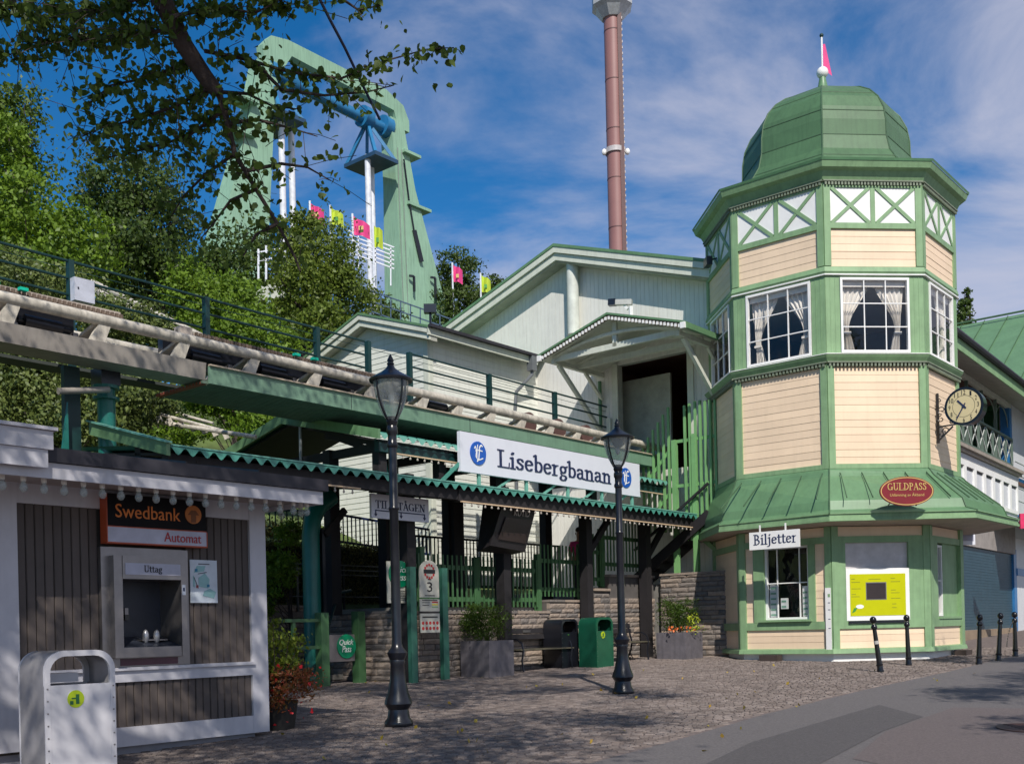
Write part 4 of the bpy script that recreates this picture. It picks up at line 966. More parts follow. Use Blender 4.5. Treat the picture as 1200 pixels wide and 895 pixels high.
stonewall('stone_wall', 'long coursed grey stone retaining wall stepping up behind the benches', (13.85, 14.62), 0, 8.95, [(0, 4.65, 1.93), (4.65, 6.35, 2.18), (6.35, 7.0, 2.45), (7.0, 8.95, 2.80)], gzl(16, 14.6) - .12, limit=290)
stonewall('stone_wall', 'lighter stone wall section between the last canopy post and the octagonal tower', (22.8, 14.45), -90, 2.9, [(0, 2.9, 2.84)], gzl(23, 13.3) - .1)
stonewall('stone_wall', 'low sunlit stone wall at the back of the entrance passage right of the kiosk', (9.5, 17.0), 0, 4.8, [(0, 4.8, 2.12)], .5)
stonewall('stone_pier', 'side face of the stone pier turned to the entrance passage', (13.80, 16.5), -90, 1.85, [(0, 1.85, 1.95)], gzl(14, 15.5) - .1, thick=.1, coping=False)
stonewall('stone_pier', 'narrow stone pier beside the entrance gate', (13.82, 14.85), 0, .3, [(0, .3, 1.95)], gzl(14, 14.8) - .05, thick=.9)

# ================================================================ PICKET FENCES
def picketrun(t, x0, x1, zb, zt, pitch=.135, w_=.042, frame=True, slope=0, side='e', y=14.8, m=picket):
    me = MB().box(-w_ / 2, w_ / 2, -.009, .009, 0, 1).mesh('picket', m); n = int((x1 - x0) / pitch)
    for i in range(n + 1):
        x = x0 + i * pitch; b, tt = zb + slope * (x - x0), zt + slope * (x - x0) + rnd.uniform(-.008, .008)
        if side == 'e': piece('picket', me, t, (x, y, b), (0, 0, 0), (1, 1, tt - b))
        else: piece('picket', me, t, (y, x, b), (0, 0, R(90)), (1, 1, tt - b))
def railf(t, p, q, w_=.05, h=.09, m=picket): put('rail', MB().bar(p, q, w_, h), m, t)
pf_ = thing('picket_fence', 'green picket fence stepping up on top of the stone wall', 'fence', FL, (18, 14.8, 2))
for x0, x1, zb, zt in ((14.25, 18.3, 2.02, 3.07), (18.45, 19.9, 2.26, 3.42), (20.05, 20.75, 2.53, 3.75), (20.9, 22.7, 2.9, 4.4)):
    picketrun(pf_, x0, x1, zb, zt)
    for dz in (.16, .8): railf(pf_, (x0 - .1, 14.84, zb + dz), (x1 + .1, 14.84, zb + dz))
for x, zb, zt in ((14.12, 1.9, 3.2), (14.75, 1.9, 3.2), (16.35, 1.9, 3.05), (18.38, 1.9, 3.2), (19.98, 2.2, 3.5), (20.82, 2.5, 3.9), (22.8, 2.8, 4.4)): put('fence_post', MB().box(x - .06, x + .06, 14.78, 14.9, zb, zt), picket, pf_)
# tall palings beside the tower
tp = thing('tall_picket_fence', 'tall bright green paling fence with a gate at the stair head beside the tower', 'fence', FL, (23.1, 14, 3))
for i in range(6):
    e = 15.05 - i * .155; put('picket', MB().box(23.05, 23.10, e - .028, e + .028, 3.9, 6.2 + i * .17), lpicket, tp)
for e, zt in ((14.02, 6.0), (13.80, 7.02), (13.66, 7.05), (13.50, 7.08), (13.36, 7.08), (13.22, 7.05), (13.08, 7.05), (12.94, 7.05), (12.80, 7.05), (12.66, 7.05), (12.5, 7.05)):
    if zt > 6.5: put('picket', MB().box(23.05, 23.10, e - .028, e + .028, 3.65, zt), lpicket, tp)
for e, zt in ((14.12, 6.2), (13.55, 6.28), (12.42, 6.3)): put('fence_post', MB().box(23.03, 23.15, e - .06, e + .06, 2.8, zt), lpicket, tp)
for z in (6.12, 5.0, 3.75): put('rail', MB().box(23.1, 23.14, 12.42, 14.12, z, z + .08), lpicket, tp)
for z in (4.3, 5.35): put('rail', MB().bar((23.12, 15.1, z - .25), (23.12, 14.15, z + .75), .04, .08), lpicket, tp)
# staircase up to the gate
stx = thing('staircase', 'dark open staircase rising under the canopy end towards the tall palings', 'stairs', FL, (23.3, 14.2, 2.8))
for s in (22.98, 23.58): put('stringer', MB().bar((s, 15.3, 2.75), (s, 13.1, 4.25), .06, .26), blackw, stx)
for i in range(8): put('tread', MB().box(22.98, 23.58, 15.2 - i * .27, 15.42 - i * .27, 2.8 + i * .185, 2.84 + i * .185), blackw, stx)
put('handrail', MB().bar((22.95, 15.3, 3.5), (22.95, 13.1, 5.0), .05, .06), blackw, stx)
# balustrades behind
def balus(label, p, q, zb, zt, m, n):
    t = thing('balustrade', label, 'railing', FL, ((p[0] + q[0]) / 2, (p[1] + q[1]) / 2, zb))
    P0, P1 = Vector((*p, 0)), Vector((*q, 0))
    for dz0, dz1 in ((zt[0], zt[1]), (zb, zb + zt[1] - zt[0])): put('rail', MB().bar(P0 + Vector((0, 0, dz0)), P1 + Vector((0, 0, dz1)), .04, .05), m, t)
    me = MB().box(-.011, .011, -.011, .011, 0, 1).mesh('baluster', m)
    for i in range(n + 1):
        c = P0.lerp(P1, i / n); a = zb + (zt[1] - zt[0]) * i / n; piece('baluster', me, t, (c.x, c.y, a), (0, 0, 0), (1, 1, zt[0] - zb))
    return t
balus('green ramp balustrade above the clipped hedge', (14.0, 18.6), (15.2, 18.2), 3.62, (4.22, 4.2), dgreen, 10)
balus('dark ramp balustrade in front of the white annex wall', (15.2, 18.2), (18.4, 18.2), 3.6, (4.2, 4.0), navy, 26)
balus('black balustrade on the platform behind the picket fence', (16.6, 17.6), (22.8, 17.6), 2.6, (3.75, 3.75), black, 50)
mp_ = thing('barrier_rails', 'row of dark metal queue rails in the shade behind the entrance', 'railing', FL, (14.5, 16.9, 2.0))
for z in (2.75, 2.85, 2.95, 2.3): put('rail', MB().bar((13.2, 16.95, z), (16.2, 16.95, z), .025, .02), mat('metal_mid', (.10, .10, .11), .35, .5), mp_)
for s in (13.4, 14.6, 15.8): put('upright', MB().bar((s, 16.96, 2.0), (s, 16.96, 2.98), .04, .04), black, mp_)
# ================================================================ CASH MACHINE KIOSK
ks = thing('kiosk', 'low grey and brown boarded kiosk with a dark flat roof at the left edge', 'kiosk', FL, (5, 11.5, .3))
KE = 10.30
put('base', MB().box(1.5, 7.52, KE + .06, 13, .1, .45), mat('base_grey', (.26, .26, .29), .7), ks)
put('core_wall', MB().box(1.5, 5.62, KE + .04, 13, .45, 3.05).box(6.60, 7.6, KE + .04, 13, .45, 3.05).box(5.62, 6.60, KE + .6, 13, .45, 3.05).box(5.62, 6.60, KE + .04, KE + .6, .45, 1.25).box(5.62, 6.6, KE + .04, KE + .6, 2.5, 3.05), mat('kiosk_core', (.05, .045, .04), .9), ks)
put('pilaster', MB().box(7.45, 7.67, KE - .02, KE + .2, .42, 3.08), kgrey, ks); put('pilaster', MB().box(4.15, 4.77, KE - .02, KE + .2, .48, 3.08), kgrey, ks)
put('side_wall', MB().box(7.6, 7.66, KE + .2, 13, .42, 3.08), kgrey, ks); put('pilaster', MB().box(1.5, 4.14, KE - .015, KE + .2, .48, 3.08), kgrey, ks)
put('head_band', MB().box(4.77, 7.45, KE - .012, KE + .1, 2.88, 3.08), kgrey, ks)
put('middle_band', MB().box(4.77, 7.45, KE - .02, KE + .1, 1.09, 1.21), kgrey, ks); put('sill', MB().box(4.75, 7.47, KE - .05, KE + .06, 1.21, 1.245), kgrey, ks)
put('bottom_band', MB().box(4.77, 7.45, KE - .018, KE + .1, .42, .62), kgrey, ks)
bp = .0925; nbd = 29
for (z0, z1) in ((1.245, 2.88), (.62, 1.09)):
    kb = MB(); h = z1 - z0
    kb.add([(-.044, 0, 0), (-.036, -.012, 0), (.036, -.012, 0), (.044, 0, 0), (-.044, 0, h), (-.036, -.012, h), (.036, -.012, h), (.044, 0, h)], [(0, 1, 5, 4), (1, 2, 6, 5), (2, 3, 7, 6)])
    me = kb.mesh('wall_board', kboard)
    for i in range(nbd):
        s = 4.77 + .046 + i * bp
        if z0 > 1 and 5.60 < s < 6.61: continue
        piece('wall_board', me, ks, (s, KE + .02 + rnd.uniform(-.0015, .0015), z0))
put('eave_fascia', MB().box(1.2, 7.9, 9.50, 9.53, 3.02, 3.165), kgrey, ks); put('eave_fascia', MB().box(7.87, 7.90, 9.53, 13.3, 3.02, 3.165), kgrey, ks)
put('soffit', MB().box(1.2, 7.87, 9.53, 13.3, 3.075, 3.095), mat('soffit_grey', (.38, .33, .31), .7), ks)
put('roof_edge', MB().box(1.2, 7.95, 9.46, 9.52, 3.17, 3.30).box(7.9, 7.95, 9.52, 13.3, 3.17, 3.30), rooft, ks)
rf = MB(); rf.v = [(1.2, 9.5, 3.29), (7.93, 9.5, 3.29), (7.93, 13.3, 3.29), (1.2, 13.3, 3.29), (3, 11.4, 3.68), (5.9, 11.4, 3.60)]; rf.f = [(0, 1, 5, 4), (1, 2, 5), (2, 3, 4, 5), (3, 0, 4)]
put('roof', rf, rooft, ks)
for s in (6.2, 7.1): put('roof_seam', MB().bar((s, 9.6, 3.33), (s - .35, 11.3, 3.61), .02, .03), black, ks)
put('raised_cladding', MB().box(1.2, 4.66, 9.41, 9.44, 3.10, 3.262), kgrey, ks); put('raised_cladding', MB().box(1.2, 4.70, 9.385, 9.43, 3.265, 3.43), kgrey, ks); put('raised_cap', MB().box(1.2, 4.73, 9.35, 9.46, 3.435, 3.465), kgrey, ks)
put('lamp_bracket', MB().tube([(4.05, 9.40, 3.20), (4.05, 9.32, 3.22), (4.05, 9.29, 3.18), (4.05, 9.32, 3.12)], .012, 6), black, ks)
sk_ = MB().lathe([(-.085, .022), (-.075, .026), (-.01, .024), (0, .03)], 10).mesh('bulb_socket', mat('socket_cream', (.66, .62, .57), .5), True)
gb_ = MB().lathe([(-.185, .004), (-.178, .022), (-.155, .036), (-.13, .037), (-.10, .022), (-.085, .018)], 10).mesh('globe', lglass, True)
def kbulb(s, e, z):
    b_ = piece('bulb', sk_, ks, (s, e, z)); g_ = bpy.data.objects.new('globe', gb_); COL.objects.link(g_); g_.parent = b_
for i in range(25): kbulb(3.2 + i * .19, 9.62, 3.075)
for i in range(9): kbulb(7.78, 9.75 + i * .36, 3.075)
# bank sign, cash machine, map
bk = thing('bank_sign', 'black and white illuminated sign reading Swedbank Automat above the cash machine', 'sign', FL, (6.2, 10.2, 2.5))
put('upper_box', MB().box(5.63, 6.79, 10.16, 10.28, 2.70, 3.03), signb, bk); put('lower_box', MB().box(5.63, 6.79, 10.155, 10.28, 2.535, 2.69), mat('box_lilac', (.50, .50, .60), .4), bk)
put('box_edge', MB().box(5.62, 5.63, 10.15, 10.28, 2.53, 3.03).box(5.62, 6.80, 10.15, 10.28, 2.52, 2.535).box(6.79, 6.80, 10.15, 10.28, 2.53, 2.69).box(5.63, 6.79, 10.15, 10.28, 2.69, 2.70), mat('edge_red', (.45, .08, .03), .5), bk)
put('lettering', fit(sans('Swedbank', .006), 5.72, 6.47, 2.79, 2.93, 10.158), orange, bk)
put('lower_lettering', fit(sans('Automat', .006), 6.27, 6.72, 2.565, 2.665, 10.153), redl, bk)
lo_ = put('round_emblem', MB().prism([(6.63 + .10 * math.cos(t / 28 * 6.2832), 2.875 + .10 * math.sin(t / 28 * 6.2832)) for t in range(28)], 'y', 10.152, 10.16), mat('emblem_orange', (.55, .17, .03), .5), bk)
put('emblem_tree', MB().box(6.60, 6.66, 10.149, 10.152, 2.79, 2.87).prism([(6.56, 2.87), (6.70, 2.87), (6.66, 2.92), (6.60, 2.92)], 'y', 10.149, 10.152), mat('emblem_dark', (.22, .07, .015), .5), lo_)
atm = thing('cash_machine', 'stainless steel cash machine marked Uttag set into the kiosk wall', 'cash machine', FL, (6.1, 10.3, 1.25))
y0 = KE - .05
put('surround', MB().box(5.60, 5.69, y0, KE + .05, 1.25, 2.49).box(6.53, 6.61, y0, KE + .05, 1.25, 2.49).box(5.69, 6.53, y0 - .001, KE + .05, 2.40, 2.492).box(5.69, 6.53, y0 - .001, KE + .05, 1.25, 1.345), steel, atm)
put('hood_frame', MB().box(5.69, 5.785, y0 - .09, KE + .3, 1.345, 2.40).box(6.465, 6.53, y0 - .09, KE + .3, 1.345, 2.40).box(5.785, 6.465, y0 - .10, KE + .3, 2.16, 2.40).box(5.785, 6.465, y0 - .08, KE + .2, 1.345, 1.45), steel, atm)
put('name_plate', MB().box(5.81, 6.45, y0 - .106, y0 - .10, 2.205, 2.325), mat('plate_lilac', (.45, .45, .54), .35), atm)
put('lettering', fit(serif('Uttag', .003), 6.02, 6.23, 2.215, 2.305, y0 - .107), mat('text_black', (.01, .01, .012), .4), atm)
put('recess_back', MB().box(5.785, 6.465, KE + .28, KE + .3, 1.45, 2.16), mat('recess_blue_black', (.025, .03, .045), .4), atm)
put('recess_floor', MB().prism([(KE - .1, 1.455), (KE + .28, 1.56), (KE + .28, 1.45), (KE - .1, 1.45)], 'x', 5.785, 6.465), MATS['recess_blue_black'], atm)
put('card_slot', MB().box(5.79, 5.93, KE + .20, KE + .28, 1.66, 1.70).box(6.02, 6.06, KE + .24, KE + .28, 1.80, 1.87), steel, atm)
put('slot_shadow', MB().box(6.015, 6.065, KE + .23, KE + .27, 1.74, 1.80), glossb, atm)
for s in (6.15, 6.28): put('keypad_guard', MB().ell((s, KE + .06, 1.56), (.035, .05, .075), 12, 8), mat('guard_grey', (.45, .45, .47), .3, .5), atm, smooth=True)
put('tray', MB().box(6.1, 6.4, KE + .04, KE + .2, 1.515, 1.53), steel, atm)
put('contact_sticker', MB().box(6.475, 6.515, y0 - .093, y0 - .09, 2.0, 2.11), mat('sticker_pale', (.5, .55, .65), .5), atm)
put('sticker_mark', MB().box(6.485, 6.505, y0 - .096, y0 - .093, 2.04, 2.08), navy, atm)
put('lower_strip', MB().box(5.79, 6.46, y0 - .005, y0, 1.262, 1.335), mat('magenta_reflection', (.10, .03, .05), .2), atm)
mpb = thing('wall_map', 'small white map notice screwed to the brown boards beside the cash machine', 'notice', FL, (6.83, 10.28, 1.9))
put('plate', MB().box(6.655, 7.0, KE - .02, KE - .008, 1.92, 2.395), mat('map_white', (.60, .66, .72), .4), mpb)
my = KE - .0215
for q, poly in enumerate(([(6.70, 2.25), (6.83, 2.27), (6.85, 2.33), (6.74, 2.33)], [(6.76, 2.10), (6.88, 2.08), (6.90, 2.18), (6.84, 2.25), (6.76, 2.2)], [(6.81, 2.0), (6.95, 1.97), (6.98, 2.04), (6.9, 2.08), (6.83, 2.05)], [(6.69, 2.1), (6.71, 2.09), (6.71, 2.2), (6.69, 2.22)])):
    put('map_area', MB().prism(poly, 'y', my - .001 * q - .001, my), mat('map_teal', (.28, .50, .50), .5), mpb)
put('map_road', MB().bar((6.70, my - .006, 2.2), (6.75, my - .006, 2.08), .002, .008, up=(.01, 0, 1)).bar((6.75, my - .006, 2.24), (6.86, my - .006, 2.26), .002, .008, up=(0.01, 0, 1)).box(6.76, 6.9, my - .004, my, 2.345, 2.355), mat('map_ink', (.08, .08, .1), .5), mpb)
put('map_marker', MB().cbox(6.74, my - .004, 2.10, .025, .004, .03), redl, mpb); put('map_marker', MB().cbox(6.73, my - .004, 2.28, .03, .004, .03).cbox(6.88, my - .004, 2.11, .03, .004, .03), mat('marker_blue', (.02, .2, .35), .5), mpb)

# ================================================================ LITTER BINS
def bin_(label, s, e, z, w_, d_, h, m, side, stick, name='litter_bin'):
    t = thing(name, label, 'litter bin', FL, (s, e, z))
    def prof(ins, z0, zt, r, n=6):
        a, b = s + ins, s + w_ - ins; p = [(a, z0), (b, z0), (b, zt - r)]
        p += [(b - r + r * math.cos(R(90 * k / n)), zt - r + r * math.sin(R(90 * k / n))) for k in range(1, n + 1)]
        p += [(a + r + r * math.cos(R(90 + 90 * k / n)), zt - r + r * math.sin(R(90 + 90 * k / n))) for k in range(0, n)] + [(a, zt - r)]
        return p
    r = w_ * .27; k = h * .74
    put('shell', MB().box(s, s + .02, e + .02, e + d_ - .02, z, z + k).box(s + w_ - .02, s + w_, e + .02, e + d_ - .02, z, z + k).box(s + .02, s + w_ - .02, e + .03, e + d_ - .03, z + .02, z + k - .06), side, t)
    # curved hood
    P = prof(0, z + k, z + h, r); Pi = prof(.015, z + k, z + h - .015, r)
    hood = MB(); hp = P[2:] ; n = len(hp)
    hood.v = [(a, e + .03, b) for a, b in hp] + [(a, e + d_ - .03, b) for a, b in hp]; hood.f = [(i, i + 1, n + i + 1, n + i) for i in range(n - 1)]
    hood.v += [(P[1][0], e + .03, P[1][1]), (P[1][0], e + d_ - .03, P[1][1]), (P[0][0], e + .03, P[0][1]), (P[0][0], e + d_ - .03, P[0][1])]
    hood.f += [(2 * n, 0, n, 2 * n + 1), (n - 1, 2 * n + 2, 2 * n + 3, 2 * n - 1)]
    put('hood', hood, side, t, smooth=True)
    for y, nm in ((e, 'front_panel'), (e + d_ - .03, 'back_panel')):
        put(nm, MB().box(s + .045, s + w_ - .045, y + .005, y + .03, z, z + k), m, t)
        outer = prof(0, z, z + h, r); inner = [(min(max(a, s + .05), s + w_ - .05), b) for a, b in prof(.05, z, z + h - .05, r * .82)]
        rim = MB(); no = len(outer)
        rim.v = [(a, y, b) for a, b in outer] + [(a, y, b) for a, b in inner] + [(a, y + .03, b) for a, b in outer] + [(a, y + .03, b) for a, b in inner]
        for i in range(1, no):
            j = (i + 1) % no
            if i == no: continue
            rim.f += [(i, j, no + j, no + i), (2 * no + i, 3 * no + i, 3 * no + j, 2 * no + j), (i, 2 * no + i, 2 * no + j, j), (no + i, no + j, 3 * no + j, 3 * no + i)]
        put('rim', rim, m, t, smooth=True)
    put('ashtray', MB().box(s + .06, s + w_ * .62, e + d_ * .4, e + d_ * .7, z + k + .02, z + k + .10), m, t)
    put('inner_liner', MB().box(s + .03, s + w_ - .03, e + .04, e + d_ - .04, z + k - .055, z + k - .05), glossb, t)
    cx, cz, rr = stick
    st = put('sticker', MB().prism([(cx + rr * math.cos(i / 24 * 6.2832), cz + rr * math.sin(i / 24 * 6.2832)) for i in range(24)], 'y', e + .001, e + .005), mat('sticker_lime', (.42, .55, .01), .5), t)
    put('sticker_figure', MB().box(cx + .0, cx + .03, e - .002, e + .001, cz - .055 * rr / .095, cz + .05 * rr / .095).box(cx - .04, cx, e - .002, e + .001, cz - .0, cz + .012).box(cx - .055, cx - .025, e - .002, e + .001, cz - .06 * rr / .095, cz - .02 * rr / .095), mat('sticker_ink', (.02, .12, .04), .5), st)
    rv = MB()
    for q in range(8):
        for a in (s + .022, s + w_ - .022): rv.cbox(a, e - .002, z + .08 + q * k / 8, .012, .006, .012)
    put('rivets', rv, steel, t); return t
bin_('white metal litter bin with arched open hood in the left foreground', 4.46, 9.16, .28, .66, .50, 1.17, mat('bin_white', (.60, .59, .62), .35, var=.05), mat('bin_grey_side', (.33, .32, .33), .3, .3), (4.74, .28 + 1.17 * .63, .078))
bin_('green metal litter bin between the two benches', 18.50, 13.35, .64, .62, .48, 1.12, mat('bin_green', (.008, .085, .045), .3), mat('bin_green_side', (.006, .06, .035), .3), (18.74, 1.38, .075))
bin_('black litter bin half hidden behind the green one', 18.05, 13.95, .64, .6, .5, 1.1, black, black, (18.3, 1.4, .01))

# ================================================================ LAMPS
def lamp(label, x, y, h):
    z = gz(x, y); t = thing('street_lamp', label, 'street lamp', FW, (x, y, z), 'cast iron lamps on the paving'); k = h / 4.5
    P = [(0, .17), (.03, .18), (.06, .17), (.10, .14), (.20, .125), (.235, .15), (.27, .172), (.31, .165), (.40, .13), (.55, .10), (.74, .085), (.78, .098), (.80, .092), (.85, .115), (.885, .125), (.92, .10), (.95, .075), (1.0, .062), (2.6, .055), (2.63, .07), (2.66, .055), (3.36, .052), (3.38, .068), (3.42, .068), (3.44, .055), (3.52, .055), (3.55, .07), (3.60, .07), (3.63, .06)]
    P = [(z + a * k, b) for a, b in P]
    put('post', MB().lathe(P, 20, x, y), black, t, smooth=True)
    zz = lambda a: z + a * k
    put('lantern_cup', MB().lathe([(zz(3.63), .06), (zz(3.68), .075), (zz(3.72), .055), (zz(3.74), .06)], 20, x, y), black, t, smooth=True)
    gp_ = [(3.70, .06), (3.76, .105), (3.85, .15), (3.96, .188), (4.08, .212), (4.17, .220)]
    put('globe', MB().lathe([(zz(a), b) for a, b in gp_], 24, x, y, caps=False), lglass, t, smooth=True)
    for q in range(4):
        a = R(45 + 90 * q); put('rib', MB().tube([(x + (b + .006) * math.cos(a), y + (b + .006) * math.sin(a), zz(c)) for c, b in gp_], .013, 6), black, t)
    put('cap', MB().lathe([(zz(4.16), .22), (zz(4.165), .265), (zz(4.19), .27), (zz(4.205), .25), (zz(4.24), .19), (zz(4.28), .12), (zz(4.33), .055), (zz(4.37), .036), (zz(4.375), .045), (zz(4.39), .045), (zz(4.395), .034), (zz(4.41), .034), (zz(4.415), .042), (zz(4.43), .04), (zz(4.46), .026), (zz(4.5), .004)], 24, x, y), black, t, smooth=True)
    put('lamp_unit', MB().lathe([(zz(4.02), .04), (zz(4.05), .06), (zz(4.12), .10), (zz(4.165), .14)], 16, x, y), mat('lamp_unit_grey', (.25, .27, .27), .3, .4), t, smooth=True)
    put('bulb', MB().ell((x, y, zz(3.97)), (.035, .035, .06), 12, 8), mat('bulb_white', (.6, .6, .58), .3), t, smooth=True)
lamp('black cast iron street lamp standing nearer, beside the station entrance', *FL.w(9.07, 9.57)[:2], 4.57)
lamp('black cast iron street lamp farther right, in front of the green litter bin', *FL.w(13.84, 9.5)[:2], 4.31)

# ================================================================ BOLLARDS
def bollard(label, px, py, h, lean=(0, 0), tape=False):
    r = ray(px, py); y = CZ / (-r[1] + .03); x = r[0] * y; z = .03 * y
    t = thing('bollard', label, 'bollard', FW, (x, y, z), 'black ball topped bollards')
    P = [(0, .062), (.03, .064), (.05, .056), (.12, .054), (.13, .062), (.15, .062), (.16, .05), (h * .76, .038), (h * .77, .052), (h * .80, .058), (h * .83, .05), (h * .85, .034), (h * .86, .03)]
    put('shaft', MB().lathe([(z + a, b) for a, b in P], 14, x, y), glossb, t, smooth=True)
    put('ball', MB().ell((x, y, z + h * .93), (.062, .062, .068), 14, 10), glossb, t, smooth=True)
    if tape: put('tape', MB().lathe([(z + h * .5, .047), (z + h * .56, .045)], 12, x, y), mat('tape_grey', (.4, .38, .36), .6), t)
    t.rotation_euler = (R(lean[0]), R(lean[1]), 0); return t
bollard('leftmost bollard, leaning, with grey tape round its middle', 1032, 787, 1.05, (0, -7), True)
bollard('upright bollard next to the leaning one in front of the yellow poster', 1065, 779, 1.02, (0, -1.5))
bollard('first bollard right of the tower', 1147, 778, 1.0, (0, 2.5))
bollard('second bollard right of the tower', 1170, 774, 1.0, (0, 4))
b5_ = bollard('rightmost bollard with a chain hanging from its neck', 1190, 769, .98, (0, 0))
r = ray(1190, 769); by = CZ / (-r[1] + .03); bx_ = r[0] * by
ch = MB()
for i in range(13):
    a = i / 12; p = Vector((bx_ - .06 - .15 * math.sin(a * 1.6), by - .07, .03 * by + .78 - .52 * a + .03 * math.sin(a * 6))); q = p + Vector((.0, .01, -.03)); ch.tube([p, q], .012, 5)
put('chain', ch, steel, b5_)

# ================================================================ PLANTERS
plm = mat('planter_zinc', (.13, .12, .135), .55, var=.22, vs=5, streak=.25)
def planter(label, s, e, w_, h, lab2, fm, seed, flowers=0, rad=.5, hgt=.55):
    z = gzl(s + w_ / 2, e + w_ / 2) - .02; t = thing('planter_box', label, 'planter', FL, (s, e, z))
    for nm, b in (('panel', (s, s + w_, e, e + .02)), ('panel', (s, s + .02, e + .02, e + w_)), ('panel', (s + w_ - .02, s + w_, e + .02, e + w_)), ('panel', (s, s + w_, e + w_, e + w_ + .02))):
        put(nm, MB().box(*b, z, z + h), plm, t)
    put('soil', MB().box(s + .02, s + w_ - .02, e + .02, e + w_, z, z + h - .05), mat('soil', (.03, .022, .016), .95), t)
    c = Vector(FL.w(s + w_ / 2, e + w_ / 2, z + h + hgt * .62))
    p = thing('potted_bush', lab2, 'bush', FW, (c.x, c.y, z + h - .05))
    st = MB()
    for k in range(7):
        a = rnd.uniform(0, 6.28); st.tube([(c.x, c.y, z + h - .06), (c.x + .12 * math.cos(a), c.y + .12 * math.sin(a), z + h + .25), (c.x + rad * .7 * math.cos(a), c.y + rad * .7 * math.sin(a), z + h + hgt * rnd.uniform(.6, 1.2))], [.012, .01, .004], 5)
    put('stems', st, bark, p)
    P, nr = crown_pts([(tuple(c), (rad, rad, hgt * .68)), ((c.x - .1, c.y, c.z + .1), (rad * .8, rad * .7, hgt * .6))], 5200, seed, .2, 40); foliage_obj('foliage', P, .055, fm, seed, p, nr, aspect=.35)
    if flowers:
        q = np.array([(c.x + rnd.uniform(-.35, .35), c.y - .42 + rnd.uniform(-.1, .15), z + h + rnd.uniform(0, .14)) for _ in range(flowers)]); foliage_obj('flowers', q, .06, mat('orange_petal', (.75, .16, .03), .6), seed, p, aspect=.9, kind='stuff')
        q, _ = crown_pts([((c.x + .28, c.y - .3, z + h + .2), (.14, .14, .26))], 260, seed + 9, .3, 14); foliage_obj('yellow_spray', q, .05, leafmat('lime_leaf', (.35, .45, .03), (.55, .62, .06)), seed, p, kind='stuff')
potl = leafmat('potted_leaf', (.022, .055, .006), (.07, .12, .012))
planter('zinc planter box left of the first bench with a round green bush', 15.42, 13.7, .74, .72, 'round feathery green bush in the planter beside the info board', potl, 31)
planter('zinc planter box at the tower end of the stone wall', 21.55, 13.0, .78, .64, 'bushy plant with orange flowers and a yellow spray in the planter near the tower', potl, 32, flowers=40, rad=.5, hgt=.62)
# flower tub by the kiosk
x, y, _ = FL.w(8.12, 10.72); z = gz(x, y)
tb = thing('flower_tub', 'dark round tub at the right corner of the kiosk', 'planter', FW, (x, y, z)); put('tub', MB().lathe([(z - .02, .20), (z + .3, .25), (z + .34, .26), (z + .34, .22), (z + .28, .2)], 18, x, y), mat('tub_dark', (.02, .018, .017), .7), tb, smooth=True)
fb = thing('flowering_shrub', 'loose reddish flowering shrub in the dark tub right of the kiosk', 'shrub', FW, (x, y, z + .3))
st = MB()
for k in range(12):
    a = rnd.uniform(0, 6.28); st.tube([(x, y, z + .28), (x + .15 * math.cos(a), y + .15 * math.sin(a), z + .6), (x + .32 * math.cos(a), y + .3 * math.sin(a), z + rnd.uniform(.5, 1.3))], [.01, .008, .003], 5)
put('stems', st, bark, fb)
P, nr = crown_pts([((x - .02, y, z + .95), (.28, .28, .38))], 1500, 41, .25, 26); foliage_obj('foliage', P, .06, leafmat('shrub_leaf_bright', (.10, .16, .02), (.28, .34, .04)), 41, fb, nr)
P, nr = crown_pts([((x + .08, y - .05, z + .52), (.40, .38, .30))], 2400, 42, .25, 26); foliage_obj('red_foliage', P, .06, leafmat('shrub_leaf_red', (.10, .10, .02), (.28, .07, .03)), 42, fb, nr, aspect=.35)
P = [(x + rnd.uniform(-.2, .62), y - rnd.uniform(-.1, .4), z + rnd.uniform(.05, .8)) for _ in range(38)]; foliage_obj('petals', P, .05, mat('red_petal', (.75, .02, .03), .6), 43, fb, aspect=.9, kind='stuff')

# ================================================================ BENCHES
def bench(label, s0, s1, e):
    z = gzl((s0 + s1) / 2, e); t = thing('bench', label, 'bench', FL, ((s0 + s1) / 2, e, z), 'iron benches along the stone wall')
    for s in (s0 + .08, s1 - .08):
        m = MB(); e0 = e
        m.tube([(s, e0, z), (s, e0 + .04, z + .22), (s, e0 + .0, z + .42), (s, e0 + .04, z + .58), (s, e0 + .16, z + .66), (s, e0 + .40, z + .66)], .022, 6)
        m.tube([(s, e0 + .62, z), (s, e0 + .5, z + .25), (s, e0 + .46, z + .44), (s, e0 + .6, z + .90)], .022, 6); m.tube([(s, e0 + .0, z + .42), (s, e0 + .46, z + .42)], .02, 6)
        put('iron_end', m, black, t, smooth=True)
    for q in range(4): put('seat_slat', MB().box(s0, s1, e + .0 + q * .115, e + .095 + q * .115, z + .435, z + .46), mat('bench_slat', (.10, .09, .06), .6), t)
    for q in range(2): put('back_slat', MB().add([(s0, e + .52 + q * .03, z + .66 + q * .12), (s1, e + .52 + q * .03, z + .66 + q * .12), (s1, e + .55 + q * .03, z + .765 + q * .12), (s0, e + .55 + q * .03, z + .765 + q * .12), (s0, e + .54 + q * .03, z + .655 + q * .12), (s1, e + .54 + q * .03, z + .655 + q * .12), (s1, e + .57 + q * .03, z + .76 + q * .12), (s0, e + .57 + q * .03, z + .76 + q * .12)], [(0, 1, 2, 3), (4, 7, 6, 5), (3, 2, 6, 7), (0, 4, 5, 1), (0, 3, 7, 4), (1, 5, 6, 2)]), blackw, t)
    c = (s0 + s1) / 2 - .05; put('name_plate', MB().box(c - .12, c + .12, e + .53, e + .55, z + .80, z + .85), steel, t)
